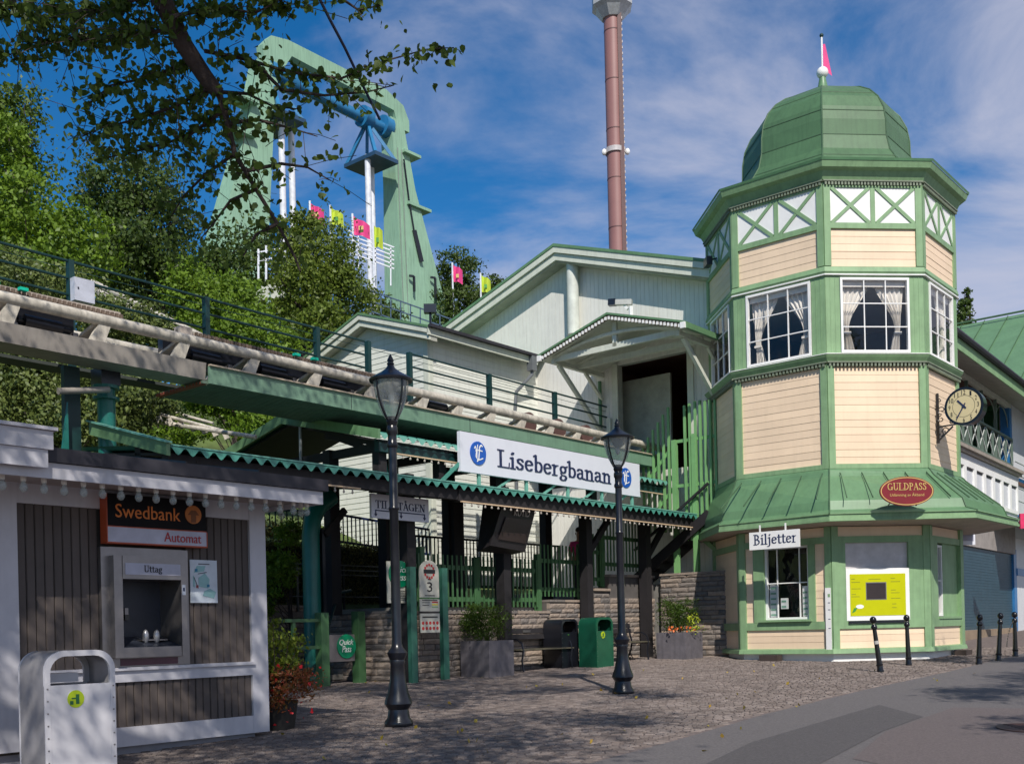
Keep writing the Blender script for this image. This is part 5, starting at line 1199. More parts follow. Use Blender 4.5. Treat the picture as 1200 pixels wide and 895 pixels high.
bench('iron and timber bench right of the planter, its end against the green bin', 16.62, 18.42, 13.9)
bench('iron and timber bench between the green bin and the last planter, behind the second lamp', 19.3, 21.35, 13.85)

# ================================================================ INFO BOARD AND GATE
ib = thing('info_board', 'teal posts holding a round topped sign with a large 3 above two notices', 'sign', FL, (14.5, 14.2, .6))
IE = 14.2; cr = mat('sign_cream', (.50, .49, .42), .5, var=.05)
for s in (13.83, 14.68): put('post', MB().box(s, s + .15, IE + .0, IE + .1, gzl(14.3, IE) - .05, 2.75), infot, ib)
pn = [(14.05, 2.18), (14.56, 2.18), (14.56, 2.66)] + [(14.305 + .255 * math.cos(R(a)), 2.66 + .22 * math.sin(R(a))) for a in range(15, 166, 15)] + [(14.05, 2.66)]
put('round_topped_panel', MB().prism(pn, 'y', IE - .03, IE - .005), cr, ib)
put('panel', MB().box(14.05, 14.56, IE - .03, IE - .005, 1.92, 2.15), cr, ib); put('panel', MB().box(14.05, 14.56, IE - .03, IE - .005, 1.52, 1.88), cr, ib)
rg_ = MB(); cx, cz = 14.305, 2.67
for i in range(12): a = R(i * 30); rg_.cbox(cx + .125 * math.cos(a), IE - .034, cz + .125 * math.sin(a), .045, .004, .045)
put('emblem_ring', rg_, redl, ib); put('emblem_bar', MB().box(cx - .15, cx + .15, IE - .039, IE - .031, cz - .035, cz + .035), mat('text_black', (.01, .01, .012)), ib)
put('number', fit(sans('3', .005), 14.24, 14.37, 2.29, 2.47, IE - .033), MATS['text_black'], ib)
put('small_print', MB().box(14.27, 14.35, IE - .034, IE - .03, 2.51, 2.53).box(14.18, 14.44, IE - .034, IE - .03, 2.21, 2.225).box(14.1, 14.5, IE - .034, IE - .03, 2.12, 2.135), MATS['text_black'], ib)
for q, cm in enumerate((redl, mat('print_yellow', (.6, .5, .03)), green)): put('colour_bar', MB().box(14.36, 14.52, IE - .034, IE - .03, 2.08 - q * .045, 2.105 - q * .045), cm, ib)
put('small_print', MB().box(14.1, 14.3, IE - .034, IE - .03, 2.08, 2.09).box(14.1, 14.28, IE - .034, IE - .03, 2.03, 2.04).box(14.1, 14.5, IE - .034, IE - .03, 1.80, 1.825), MATS['text_black'], ib)
icn = MB()
for i in range(5):
    for j in range(2): put('ban_icon', MB().prism([(14.11 + i * .095 + .033 * math.cos(R(a)), 1.70 - j * .1 + .033 * math.sin(R(a))) for a in range(0, 360, 45)], 'y', IE - .034, IE - .03), redl, ib)
qs = thing('pass_board', 'tall cream sign with a green Quick Pass disc partly hidden by the lamp', 'sign', FL, (13.7, 14.4, 2.1))
put('panel', MB().box(13.45, 14.02, 14.4, 14.43, 2.08, 2.85), cr, qs)
dc = put('disc', MB().prism([(13.74 + .27 * math.cos(R(a)), 2.62 + .25 * math.sin(R(a))) for a in range(0, 360, 15)], 'y', 14.38, 14.399), mat('quick_green', (.0, .22, .10), .4), qs)
put('lettering', fit(sans('Quick', .004, .3), 13.52, 13.96, 2.63, 2.76, 14.379), white, dc); put('lettering', fit(sans('Pass', .004, .3), 13.60, 13.90, 2.50, 2.62, 14.379), white, dc)
pm = MB()
for q in range(6): pm.box(13.52, 13.96, 14.396, 14.4, 2.30 - q * .033, 2.31 - q * .033)
put('small_print', pm, MATS['text_black'], qs)
gt = thing('entrance_gate', 'green entrance gate posts with a grey panel carrying a round Quick Pass disc', 'gate', FL, (13, 15.2, .6))
gzb = gzl(13, 15.3) - .05
for s, zt in ((12.62, 1.93), (13.50, 1.95)): put('gate_post', MB().box(s - .09, s + .09, 15.2, 15.38, gzb, zt), picket, gt)
put('thin_post', MB().box(11.93, 11.99, 15.25, 15.31, gzb, 1.8), picket, gt)
for z in (1.76, 1.27): put('rail', MB().box(11.75, 12.53, 15.24, 15.34, z, z + .06), picket, gt)
put('handrail', MB().tube([(12.72, 15.35, 1.72), (13.05, 15.6, 1.72), (13.9, 16.3, 2.35), (14.3, 16.4, 2.4)], .03, 8), dgreen, gt)
put('swing_panel', MB().box(12.74, 13.38, 15.27, 15.30, 1.02, 1.52), mat('panel_grey', (.20, .18, .18), .35, .4), gt)
dc = put('disc', MB().prism([(13.17 + .225 * math.cos(R(a)), 1.30 + .225 * math.sin(R(a))) for a in range(0, 360, 15)], 'y', 15.25, 15.269), MATS['quick_green'], gt)
put('lettering', fit(sans('Quick', .004, .3), 12.99, 13.33, 1.31, 1.43, 15.249), white, dc); put('lettering', fit(sans('Pass', .004, .3), 13.05, 13.28, 1.19, 1.31, 15.249), white, dc)
for i in range(3): put('step', MB().box(12.0, 13.8, 16.1 + i * .3, 17.0, gzb + .1, gzb + .2 + i * .15), MATS['concrete'], gt)
# ================================================================ RESTAURANT HOUSE ON THE RIGHT (frame FS: x along its front going away, y into the house, front looks towards -y... mirrored below)
# FS x axis = (.599,.80); the house lies on its right hand side (-y)
rh = thing('restaurant_house', 'white panelled house with a balcony, blue shutter and green sheet roof at the right edge', 'building', FS, (3, -1, .9))
wgrey = mat('panel_white', (.62, .63, .66), .5, var=.05, streak=.08); bluep = mat('blue_paint', (.03, .16, .38), .4)
put('roof', MB().add([(-3.5, .9, 9.0), (22, .9, 9.0), (22, -6.5, 11.6), (-3.5, -6.5, 11.6)], [(0, 1, 2, 3)]).add([(-3.5, .9, 8.92), (22, .9, 8.92), (22, -6.5, 11.5), (-3.5, -6.5, 11.5)], [(3, 2, 1, 0)]), roofg, rh)
for x in np.arange(-2.5, 20, .75): put('roof_seam', MB().bar((x, .92, 9.02), (x, -6.5, 11.62), .02, .04), MATS['dark_seam'], rh)
put('ridge_pipe', MB().tube([(-3, -5.9, 11.5), (22, -5.9, 11.5)], .05, 6), roofg, rh)
put('gutter', MB().tube([(-3.5, .98, 8.97), (22, .98, 8.97)], .09, 8), rooft, rh)
put('eave_fascia', MB().box(-3.5, 22, .88, .92, 8.60, 8.90), green, rh); put('soffit', MB().add([(-3.5, .88, 8.6), (22, .88, 8.6), (22, -.3, 9.0), (-3.5, -.3, 9.0)], [(0, 1, 2, 3)]), mat('soffit_pale', (.35, .33, .30), .7), rh)
put('inner_beam', MB().box(-.5, 7.2, -.12, .02, 8.72, 8.88), offw2, rh)
put('upper_back_wall', MB().box(-.5, 7.1, -5, -4.8, 6.5, 8.9).box(-.5, -.3, -5, -.1, 6.5, 8.9), MATS['brown_black_room'], rh); put('floor_slab', MB().box(-.5, 20, -5, .0, 6.2, 6.45), MATS['brown_black_room'], rh)
put('ceiling', MB().box(-.5, 7.1, -5, -.13, 8.89, 8.93), MATS['brown_black_room'], rh)
for x in (1.6, 3.4, 5.2): 
    put('balcony_post', MB().box(x - .035, x + .035, -.1, .0, 6.6, 8.72), mat('post_grey_green', (.13, .18, .15), .5), rh)
    put('arch', MB().tube([(x + .9 + .85 * math.cos(R(a)), -.05, 8.05 + .58 * math.sin(R(a))) for a in range(0, 181, 20)], .02, 5), MATS['post_grey_green'], rh)
put('handrail', MB().box(-.3, 7.0, .02, .10, 7.58, 7.64), MATS['post_grey_green'], rh); put('bottom_rail', MB().box(-.3, 7.0, .02, .08, 6.72, 6.76), MATS['post_grey_green'], rh)
for i in range(9):
    x = -.2 + i * .9; put('baluster', MB().box(x - .03, x + .03, .02, .09, 6.72, 7.6), MATS['post_grey_green'], rh)
    if i < 8: put('cross_bar', MB().bar((x, .05, 6.76), (x + .9, .05, 7.58), .02, .03), mat('pale_bar', (.55, .58, .55), .5), rh); put('cross_bar', MB().bar((x, .07, 7.58), (x + .9, .07, 6.76), .02, .03), MATS['pale_bar'], rh)
put('ledge', MB().box(-.4, 7.9, -.02, .26, 6.50, 6.60).box(-.4, 7.9, -.02, .18, 6.42, 6.49), mat('ledge_stone', (.30, .26, .22), .7), rh)
put('panel_wall', MB().box(-.4, 7.8, -.05, .02, 4.9, 6.42), wgrey, rh)
put('panel_band', MB().box(-.4, 7.85, .02, .08, 6.26, 6.40), wgrey, rh)
for i in range(7):
    x = -.35 + i * 1.16; fr_ = MB().box(x, x + .12, .022, .08, 5.1, 6.24).box(x + 1.0, x + 1.12, .022, .08, 5.1, 6.24).box(x + .12, x + 1.0, .022, .08, 6.06, 6.24).box(x + .12, x + 1.0, .022, .08, 5.1, 5.22)
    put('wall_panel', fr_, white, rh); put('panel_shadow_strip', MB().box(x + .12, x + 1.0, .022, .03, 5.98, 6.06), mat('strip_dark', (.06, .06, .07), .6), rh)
put('corner_column', MB().box(7.0, 7.35, -.3, .0, 6.6, 8.9), bluep, rh)
put('far_wall', MB().box(7.36, 20, -.4, -.05, 3.9, 8.95), wgrey, rh)
for z in (4.3, 4.75, 5.2, 5.65, 6.1, 6.55, 7.0): put('clapboard_shadow', MB().box(7.9, 20, -.05, -.03, z, z + .02), mat('pale_bar', (.5, .5, .5)), rh)
put('blue_band', MB().box(7.9, 20, -.045, .0, 6.32, 6.44), bluep, rh); put('blue_band', MB().box(7.9, 20, -.045, .0, 5.08, 5.16), bluep, rh)
put('awning', MB().add([(4, .0, 5.0), (20, .0, 5.0), (20, 1.3, 4.45), (4, 1.3, 4.45), (4, 1.3, 4.3), (20, 1.3, 4.3)], [(0, 1, 2, 3), (3, 2, 5, 4)]), roofg, rh)
put('shop_head', MB().box(-.4, 7.4, -.1, .02, 3.72, 4.9), mat('shop_beige', (.30, .27, .25), .7), rh)
put('shutter_back', MB().box(.0, 7.2, -.14, -.10, 1.2, 3.72), mat('shutter_blue', (.055, .125, .17), .4, .2, var=.12), rh)
shm = MB().box(0, 7.2, -.02, .0, 0, .075).mesh('shutter_slat', MATS['shutter_blue'])
for i in range(28): piece('shutter_slat', shm, rh, (0, -.085, 1.24 + i * .088), (R(-14), 0, 0))
put('shop_sill', MB().box(-.3, 7.2, -.1, .05, .8, 1.2), mat('sill_sandy', (.26, .19, .13), .8, var=.2), rh)
put('side_column', MB().box(7.2, 7.6, -.1, .0, .7, 3.9), bluep, rh); put('shop_wall', MB().box(7.6, 20, -.1, .0, .9, 3.9), wgrey, rh); put('blue_band', MB().box(7.6, 20, .0, .03, 3.0, 3.25), bluep, rh); put('blue_band', MB().box(7.6, 20, .0, .03, .7, 1.0), bluep, rh)
piece('lit_bulb', bulbm, rh, (4.8, -1.5, 8.3)); piece('lit_bulb', bulbm, rh, (4.9, -1.6, 7.9)); piece('lit_bulb', bulbm, rh, (3.6, -1.4, 7.9)); piece('lit_bulb', bulbm, rh, (5.4, -1.6, 8.8))
def fs_at(px, py, y):
    p = W(px, py, y); q = FS.inv(p.x, p.y); return q[0], q[1], p.z
for ch_ in list(rh.children):      # the house was drawn mirrored: turn its front to the camera side
    me_ = ch_.data
    if ch_.name.startswith(('shutter_slat', 'lit_bulb')):
        ch_.location.y = 2 - ch_.location.y; ch_.rotation_euler.x *= -1
        if ch_.name.startswith('lit_bulb') or me_.get('done'): continue
        me_['done'] = 1
        for v_ in me_.vertices: v_.co.y = -v_.co.y
    else:
        for v_ in me_.vertices: v_.co.y = 2 - v_.co.y
    me_.flip_normals(); me_.update()
wr = thing('wing_roof', 'green standing seam roof of a farther wing above the black gutter at the right edge', 'roof', FL, (44, 10, 8))
put('roof', MB().add([(46, 16.5, 13.75), (46, -4, 13.75), (40.5, -4, 9.9), (40.5, 16.5, 9.9)], [(0, 1, 2, 3)]).add([(46.1, 16.5, 13.6), (46.1, -4, 13.6), (46.1, -4, 5), (46.1, 16.5, 5)], [(0, 1, 2, 3)]), roofg, wr)
for e_ in np.arange(-3, 16.5, .9): put('roof_seam', MB().bar((46, e_, 13.77), (40.5, e_, 9.92), .02, .05), MATS['dark_seam'], wr)
put('ridge_rail', MB().tube([(45.6, 16.4, 13.75), (45.6, -4, 13.75)], .04, 6), MATS['dark_seam'], wr)
sg = thing('small_notice_board', 'small pale hanging notice under the right end of the skirt roof', 'sign', FW, tuple(W(1134, 630, 26.5)))
a, b = W(1125, 622, 26.5), W(1143, 638, 26.5); put('board', MB().box(a.x, b.x, 26.5, 26.53, b.z, a.z), mat('board_white', (.66, .67, .74)), sg)
put('print', MB().box(a.x + .04, b.x - .04, 26.49, 26.499, b.z + .10, a.z - .08), mat('print_grey', (.35, .35, .45), .6), sg); put('hanger', MB().box((a.x + b.x) / 2 - .01, (a.x + b.x) / 2 + .01, 26.51, 26.53, a.z, a.z + .2), black, sg)
a = W(1196, 619, 30); put('pink_sign', MB().box(a.x, a.x + 1.2, 30, 30.08, a.z, a.z + .42), mat('sign_crimson', (.6, .02, .10), .5), fr=FW, label='crimson projecting sign cut by the right edge beside the green awning', cat='sign')
# clock on its bracket (fixed to the tower)
CX, CYL, CZZ, CR = 24.0, 7.31, 6.13, .39
ck = thing('bracket_clock', 'round cream faced street clock in a black drum on a scrolled iron bracket', 'clock', FL, (CX, CYL, CZZ))
def cdisk(r, x0, x1, n=40): return MB().prism([(CYL + r * math.cos(6.2832 * i / n), CZZ + r * math.sin(6.2832 * i / n)) for i in range(n)], 'x', x0, x1)
put('drum', MB().tube([(CX - .15, CYL, CZZ), (CX + .15, CYL, CZZ)], CR, 40), glossb, ck, smooth=True)
put('bezel', MB().tube([(CX - .175, CYL, CZZ), (CX - .13, CYL, CZZ)], CR + .02, 40), glossb, ck, smooth=True)
dl = put('dial', cdisk(CR - .035, CX - .181, CX - .176), mat('dial_cream', (.62, .52, .30), .5, var=.06), ck)
ri = MB()
for (ra, rb_) in ((.365, .355), (.235, .228)):
    o = len(ri.v); ri.v += [(CX - .183, CYL + ra * math.cos(R(9 * i)), CZZ + ra * math.sin(R(9 * i))) for i in range(40)] + [(CX - .183, CYL + rb_ * math.cos(R(9 * i)), CZZ + rb_ * math.sin(R(9 * i))) for i in range(40)]
    ri.f += [(o + i, o + (i + 1) % 40, o + 40 + (i + 1) % 40, o + 40 + i) for i in range(40)]
put('dial_rings', ri, MATS['text_black'], dl)
def onface(mb, x):   # x-z drawing facing -y -> face looking towards -s
    mb.v = [(x + v[1], CYL - v[0], CZZ + v[2]) for v in mb.v]; return mb
for k in range(1, 13):
    a = R(90 - 30 * k); u, v = .297 * math.cos(a), .297 * math.sin(a); w2 = .045 if k < 10 else .06
    put('numeral', onface(fit(sans(str(k), .003), u - w2 / 1.4 * (.6 if k < 10 else 1), u + w2 / 1.4 * (.6 if k < 10 else 1), v - .05, v + .05, 0), CX - .182), MATS['text_black'], dl)
for ang_, L, wd in ((R(90 - 30 * 10.58), .19, .035), (R(90 - 6 * 35), .30, .026)):
    hm = MB().bar((-math.cos(ang_) * .07, 0, -math.sin(ang_) * .07), (math.cos(ang_) * L, 0, math.sin(ang_) * L), .004, wd, up=(.3, 0, 1) if abs(math.cos(ang_)) > .2 else (1, 0, 0))
    put('clock_hand', onface(hm, CX - (.188 if L < .2 else .194)), navy, dl)
put('hub', MB().tube([(CX - .2, CYL, CZZ), (CX - .18, CYL, CZZ)], .03, 12), navy, dl)
put('wall_bar', MB().bar((CX + .12, 7.96, 5.45), (CX + .12, 7.96, 6.55), .05, .04), black, ck)
sw = MB()
sw.bar((CX, 7.95, 5.78), (CX, 7.42, 5.80), .035, .03); sw.bar((CX, 7.95, 5.45), (CX, 7.6, 5.76), .03, .03)
def spiral(cx, cz, r0, r1, t0, t1, n=16): return [(CX, cx + (r0 + (r1 - r0) * i / n) * math.cos(R(t0 + (t1 - t0) * i / n)), cz + (r0 + (r1 - r0) * i / n) * math.sin(R(t0 + (t1 - t0) * i / n))) for i in range(n + 1)]
for a in ((7.83, 6.15, .10, .02, -90, 300), (7.85, 5.95, .08, .015, 90, -300), (7.75, 5.68, .08, .015, 0, 400), (7.88, 6.36, .06, .01, -60, 330), (7.62, 5.86, .07, .015, 180, -200), (7.86, 5.62, .06, .01, 90, 460)): sw.tube(spiral(*a), .011, 5)
put('scrollwork', sw, black, ck, smooth=True)

# ================================================================ SWING RIDE ON THE HILL
rd = thing('swing_ride', 'tall pale green two legged swing ride frame with a blue axle on the hill', 'amusement ride', FL, (35, 41, 12))
def taper(a, b, mid=None):   # a,b: (s0,s1,e0,e1,z)
    lv = [a] + (mid or []) + [b]; mb = MB()
    for s0, s1, e0, e1, z in lv: mb.v += [(s0, e0, z), (s1, e0, z), (s1, e1, z), (s0, e1, z)]
    n = len(lv)
    for i in range(n - 1):
        for k in range(4): k2 = (k + 1) % 4; mb.f.append((4 * i + k, 4 * i + k2, 4 * i + 4 + k2, 4 * i + 4 + k))
    mb.f += [(3, 2, 1, 0), (4 * n - 4, 4 * n - 3, 4 * n - 2, 4 * n - 1)]; return mb
put('leg', taper((26.6, 31.0, 40.4, 42.0, 12.0), (30.6, 31.7, 40.6, 41.4, 28.4), [(27.6, 30.6, 40.5, 41.8, 17.6), (29.9, 31.3, 40.6, 41.5, 25.2)]), rideg, rd)
put('leg', taper((38.9, 44.6, 40.2, 41.8, 12.0), (38.9, 39.8, 40.6, 41.4, 28.6), [(39.2, 42.9, 40.3, 41.7, 18.2), (39.1, 40.5, 40.5, 41.5, 25.2)]), rideg, rd)
put('top_beam', MB().prism([(31.0, 28.2), (30.9, 29.2), (31.4, 29.8), (32.4, 30.0), (38.8, 30.0), (40.0, 29.6), (40.4, 28.9), (40.4, 28.3), (39.6, 28.3), (39.3, 29.1), (32.6, 29.3), (31.9, 28.2)], 'y', 40.75, 41.25), rideg, rd)
put('axle', MB().tube([(31.0, 41, 28.2), (40.0, 41, 28.0)], .28, 14), blue, rd, smooth=True)
for s in (31.3, 32.4, 37.2, 38.6): put('bearing', MB().tube([(s, 41, 28.15), (s + .5, 41, 28.13)], .55, 14), blue, rd, smooth=True)
for s in (31.6, 37.6): 
    put('counter_frame', MB().bar((s, 41, 28.0), (s - .5, 39.9, 25.9), .16, .16).bar((s, 41, 28.0), (s + .9, 39.9, 25.9), .16, .16).bar((s, 41, 28.0), (s + .9, 42.1, 25.9), .16, .16).bar((s, 41, 28.0), (s - .5, 42.1, 25.9), .16, .16), blue, rd)
    put('counter_plate', MB().box(s - .6, s + 1.0, 39.8, 42.2, 25.75, 25.95), mat('navy_steel', (.02, .06, .12), .5), rd)
for s, e_ in ((31.75, 40.6), (32.8, 41.2), (37.2, 40.6), (38.0, 41.2)): put('swing_arm', MB().tube([(s, e_, 26.0), (s, e_, 17.5)], .155, 12), mat('arm_white', (.66, .68, .74), .4), rd, smooth=True)
for s0, s1, z in ((39.6, 40.8, 26.9), (39.8, 41.5, 24.2), (29.2, 30.3, 26.0), (28.8, 30.1, 24.4)): put('service_ledge', MB().box(s0, s1, 40.3, 41.3, z, z + .15), rideg, rd)
put('cable_box', MB().bar((40.2, 40.35, 22.9), (40.6, 40.25, 21.3), .10, .22), black, rd); put('cable', MB().tube([(39.6, 40.4, 26.5), (39.9, 40.4, 24.5), (40.2, 40.35, 22.8)], .05, 6), black, rd)
for s in (39.6, 41.2): put('leg_bracket', MB().bar((s, 40.2, 20.3 if s < 40 else 20.6), (s + .25, 40.1, 20.3 if s < 40 else 20.6), .1, .1).bar((s + .25, 40.1, 20.3 if s < 40 else 20.6), (s + .25, 40.1, 19.5), .1, .1), black, rd)

put('leg_ladder', MB().tube([(39.25, 40.25, 14), (39.2, 40.45, 27)], .03, 5).tube([(39.6, 40.25, 14), (39.5, 40.45, 27)], .03, 5), MATS['post_grey_green'], rd)
# observation tower
ot = thing('observation_tower', 'very tall slender red brown observation mast behind the hall', 'tower', FW, (12.95, 130, 5))
put('mast', MB().tube([(12.95, 130, 5), (12.95, 130, 76)], 1.05, 24), redbr, ot, smooth=True)
put('ladder_strip', MB().box(13.45, 13.95, 128.95, 129.3, 5, 76), mat('mast_dark_strip', (.10, .045, .045), .6), ot)  # dark ladder rail running up the mast
lrm = MB()
for i in range(60): lrm.cbox(14.02, 129.4, 33 + i * .72, .10, .14, .3)
put('rungs', lrm, mat('rung_grey', (.45, .42, .42), .5), ot, kind='stuff')
for z_ in range(32, 76, 6): put('weld_ring', MB().tube([(12.95, 130, z_), (12.95, 130, z_ + .12)], 1.075, 24), MATS['mast_dark_strip'], ot, smooth=True)
put('collar', MB().tube([(12.95, 130, 59.2), (12.95, 130, 59.8)], 1.25, 20), MATS['rung_grey'], ot, smooth=True); put('collar_lamp', MB().ell((11.55, 129.6, 59.3), (.3, .3, .4), 10, 8).ell((14.4, 129.6, 59.3), (.3, .3, .4), 10, 8), white, ot)
put('cabin', MB().lathe([(75.6, 1.3), (76.6, 2.1), (77.0, 2.55), (80.5, 2.55), (81, 1.5)], 8, 12.95, 130, R(22.5)), mat('cabin_grey', (.42, .44, .45), .4), ot)

# flags
def flag(label, px, pyt, pyb, y, m, w_=.8, h_=.9, dirx=1):
    p = W(px, pyt, y); b = W(px, pyb, y); t = thing('flag', label, 'flag', FW, (p.x, p.y, b.z - 1.5), 'flags on the hill')
    put('flagpole', MB().tube([(p.x, p.y, b.z - 1.5), (p.x, p.y, p.z + .1)], .05, 6), MATS['arm_white'], t)
    f = MB(); nu, nv = 8, 6
    for j in range(nv + 1):
        for i in range(nu + 1):
            u, v = i / nu, j / nv; f.v.append((p.x + dirx * (.04 + u * w_), y + .12 * math.sin(u * 7 + v), p.z - v * h_ - u * .55 * w_ * (1.1 - .5 * v)))
    for j in range(nv):
        for i in range(nu): a = j * (nu + 1) + i; f.f.append((a, a + 1, a + nu + 2, a + nu + 1))
    c = put('cloth', f, m, t, smooth=True)
    put('emblem', MB().cbox(p.x + dirx * w_ * .55, y - .16, p.z - h_ * .75, w_ * .3, .02, h_ * .22), gold if m is pinkf else MATS['leaf_print'], t)
flag('pink flag highest on the left above the middle tree', 363, 238, 262, 50, pinkf, .6, .8)
flag('yellow green flag beside the pink one above the middle tree', 387, 243, 262, 50, yellowf, .55, .8)
flag('pink flag between the tree and the white swing arms', 413, 253, 290, 50, pinkf, .75, .85)
flag('yellow green flag low between the two right hand swing arms', 437, 264, 300, 50, yellowf, .4, 1.0)
flag('small red pink flag in front of the dark tree right of the ride', 530, 310, 345, 58, pinkf, .5, .9)
flag('small yellow flag above the dark tree by the hall roof', 563, 322, 350, 58, yellowf, .5, .9)
# terrace railing and stand on the hill
tr = thing('terrace_railing', 'white slanted terrace railing behind the ride on the hill', 'railing', FW, tuple(W(440, 300, 52)))
for k in range(6):
    a = W(408, 270 + k * 5, 52); b = W(462, 290 + k * 5, 52); put('rail', MB().bar(tuple(a), tuple(b), .06, .06), MATS['arm_white'], tr)
for px in (420, 440, 458): a = W(px, 272 + (px - 408) * .37, 52); b = W(px, 335, 52); put('upright', MB().bar(tuple(a), tuple(b), .06, .06), MATS['arm_white'], tr)
vs_ = thing('viewing_stand', 'pale raised service stand on thin legs among the trees below the ride', 'platform', FW, tuple(W(318, 340, 40)))
a = W(300, 335, 40); b = W(335, 315, 40); put('deck', MB().add([(a.x, 40, a.z), (b.x, 41.5, b.z), (b.x, 42.5, b.z), (a.x, 41, a.z), (a.x, 40, a.z - .55), (b.x, 41.5, b.z - .55), (b.x, 42.5, b.z - .55), (a.x, 41, a.z - .55)], [(0, 1, 2, 3), (0, 4, 5, 1), (1, 5, 6, 2), (3, 2, 6, 7), (0, 3, 7, 4)]), offw2, vs_)
for px, pyt in ((303, 292), (312, 288), (334, 285)):
    p = W(px, pyt, 40.6); q = W(px, 330, 40.6); put('post', MB().bar(tuple(p), tuple(q), .07, .07), MATS['arm_white'], vs_)
for d in (0, 10): p = W(302, 296 + d, 40.6); q = W(335, 290 + d, 40.6); put('rail', MB().bar(tuple(p), tuple(q), .05, .05), MATS['arm_white'], vs_)
p = W(316, 340, 40.6); q = W(307, 372, 40); put('leg', MB().bar(tuple(p), (q.x, q.y, q.z - 2), .12, .12), mat('leg_blue_grey', (.25, .38, .38), .5), vs_)
put('shaded_hall', MB().add([tuple(W(*v)) for v in ((335, 345, 42), (395, 365, 42), (395, 420, 42), (335, 420, 42), (335, 345, 46), (395, 365, 46))], [(0, 1, 2, 3), (0, 4, 5, 1)]), darkin, vs_)
lt_ = thing('lattice_railing', 'dark thin railing at the foot of the right green ride leg', 'railing', FW, tuple(W(490, 375, 46)))
for d in (0, 12, 24): p = W(410, 332 + d, 46); q = W(540, 378 + d, 46); put('rail', MB().bar(tuple(p), tuple(q), .05, .05), MATS['navy_steel'], lt_)
for i in range(12): px = 412 + i * 11.5; p = W(px, 332 + (px - 410) * .354, 46); q = W(px, 362 + (px - 410) * .354, 46); put('upright', MB().bar(tuple(p), tuple(q), .05, .05), MATS['navy_steel'], lt_)
fl2 = thing('floodlight', 'small black floodlight in front of the foot of the green ride leg', 'floodlight', FW, tuple(W(504, 362, 44)))
p = W(504, 362, 44); put('head', MB().cbox(p.x, 44, p.z, .5, .3, .35), black, fl2); put('stem', MB().tube([tuple(p), (p.x, 44, p.z - 1.2)], .05, 6), black, fl2)
# far coaster tubes on the slope
ft = thing('coaster_track', 'pale twin tubes of the coaster descending through the shrubs on the hill', 'track', FW, tuple(W(200, 370, 24)))
for a, b, rr in (((108, 330, 26), (300, 425, 23), .06), ((112, 340, 26), (300, 436, 23), .10), ((130, 355, 26), (290, 432, 23.2), .08)):
    put('running_tube', MB().tube([tuple(W(*a)), tuple(W(*b))], rr, 8), trackp, ft, smooth=True)
for i in range(6): p = W(135 + i * 28, 343 + i * 14, 25.6 - i * .4); put('track_tie', MB().bar(tuple(p), (p.x + .3, p.y, p.z - .25), .08, .1), trackp, ft)
ft = thing('coaster_track', 'low pale track rails on the grassy slope just above the canopy roof', 'track', FW, tuple(W(215, 495, 22)))
for a, b, rr in (((160, 478, 22), (262, 505, 21.5), .035), ((170, 492, 22), (300, 512, 21.2), .045), ((185, 478, 22.5), (250, 496, 22), .03)): put('running_tube', MB().tube([tuple(W(*a)), tuple(W(*b))], rr, 8), trackp, ft, smooth=True)
for i in range(8): p = W(172 + i * 13, 484 + i * 3.2, 21.8); put('track_tie', MB().bar(tuple(p), (p.x + .06, p.y, p.z - .14), .07, .10), trackp, ft)

# ================================================================ PERSON behind the fence
pc = FL.inv(1.56, 25.4); PZ = 2.12
person = thing('person', 'person in a bright pink short sleeved shirt standing behind the picket fence', 'person', FW, (1.47, 25.4, PZ))
px0, py0 = 1.47, 25.4
def skinned(name, verts, edges, radii, m, parent, sub=2):
    me = bpy.data.meshes.new(name); base = INFO[parent.name][1]; me.from_pydata([(v[0] - base[0], v[1] - base[1], v[2] - base[2]) for v in verts], edges, []); me.materials.append(m)
    o = bpy.data.objects.new(name, me); COL.objects.link(o); o.parent = parent; INFO[o.name] = INFO[parent.name]
    md = o.modifiers.new('skin', 'SKIN'); sv = me.skin_vertices[0].data
    for i, r in enumerate(radii): sv[i].radius = (r, r) if not isinstance(r, tuple) else r
    sv[0].use_root = True; s2 = o.modifiers.new('sub', 'SUBSURF'); s2.levels = sub; s2.render_levels = sub; md.use_smooth_shade = True; return o
z = PZ; X, Y = px0, py0
skinm = mat('skin', (.45, .25, .18), .5, var=.05)
V = [(X, Y, z + .95), (X, Y, z + 1.15), (X, Y, z + 1.38), (X, Y - .01, z + 1.5), (X - .01, Y - .02, z + 1.62), (X - .01, Y - .03, z + 1.74),
     (X - .19, Y, z + 1.42), (X - .25, Y - .02, z + 1.16), (X - .18, Y - .2, z + .98), (X + .19, Y, z + 1.42), (X + .27, Y - .02, z + 1.16), (X + .2, Y - .2, z + 1.0),
     (X - .1, Y, z + .88), (X - .11, Y - .02, z + .48), (X - .11, Y + .02, z + .06), (X - .12, Y - .16, z + .04), (X + .1, Y, z + .88), (X + .11, Y - .02, z + .48), (X + .11, Y + .02, z + .06), (X + .12, Y - .16, z + .04)]
E_ = [(0, 1), (1, 2), (2, 3), (3, 4), (4, 5), (2, 6), (6, 7), (7, 8), (2, 9), (9, 10), (10, 11), (0, 12), (12, 13), (13, 14), (14, 15), (0, 16), (16, 17), (17, 18), (18, 19)]
Rr = [.15, .14, .15, .062, .088, .072, .065, .048, .035, .065, .048, .035, .09, .07, .05, .04, .09, .07, .05, .04]
skinned('body', V, E_, Rr, skinm, person)
skinned('shirt', [V[0], V[1], V[2], (V[3][0], V[3][1], V[3][2] - .05), V[6], (V[7][0] + .01, V[7][1], V[7][2] + .06), V[9], (V[10][0] - .01, V[10][1], V[10][2] + .06)], [(0, 1), (1, 2), (2, 3), (2, 4), (4, 5), (2, 6), (6, 7)], [.165, .155, .163, .085, .08, .068, .08, .068], pinkf, person)
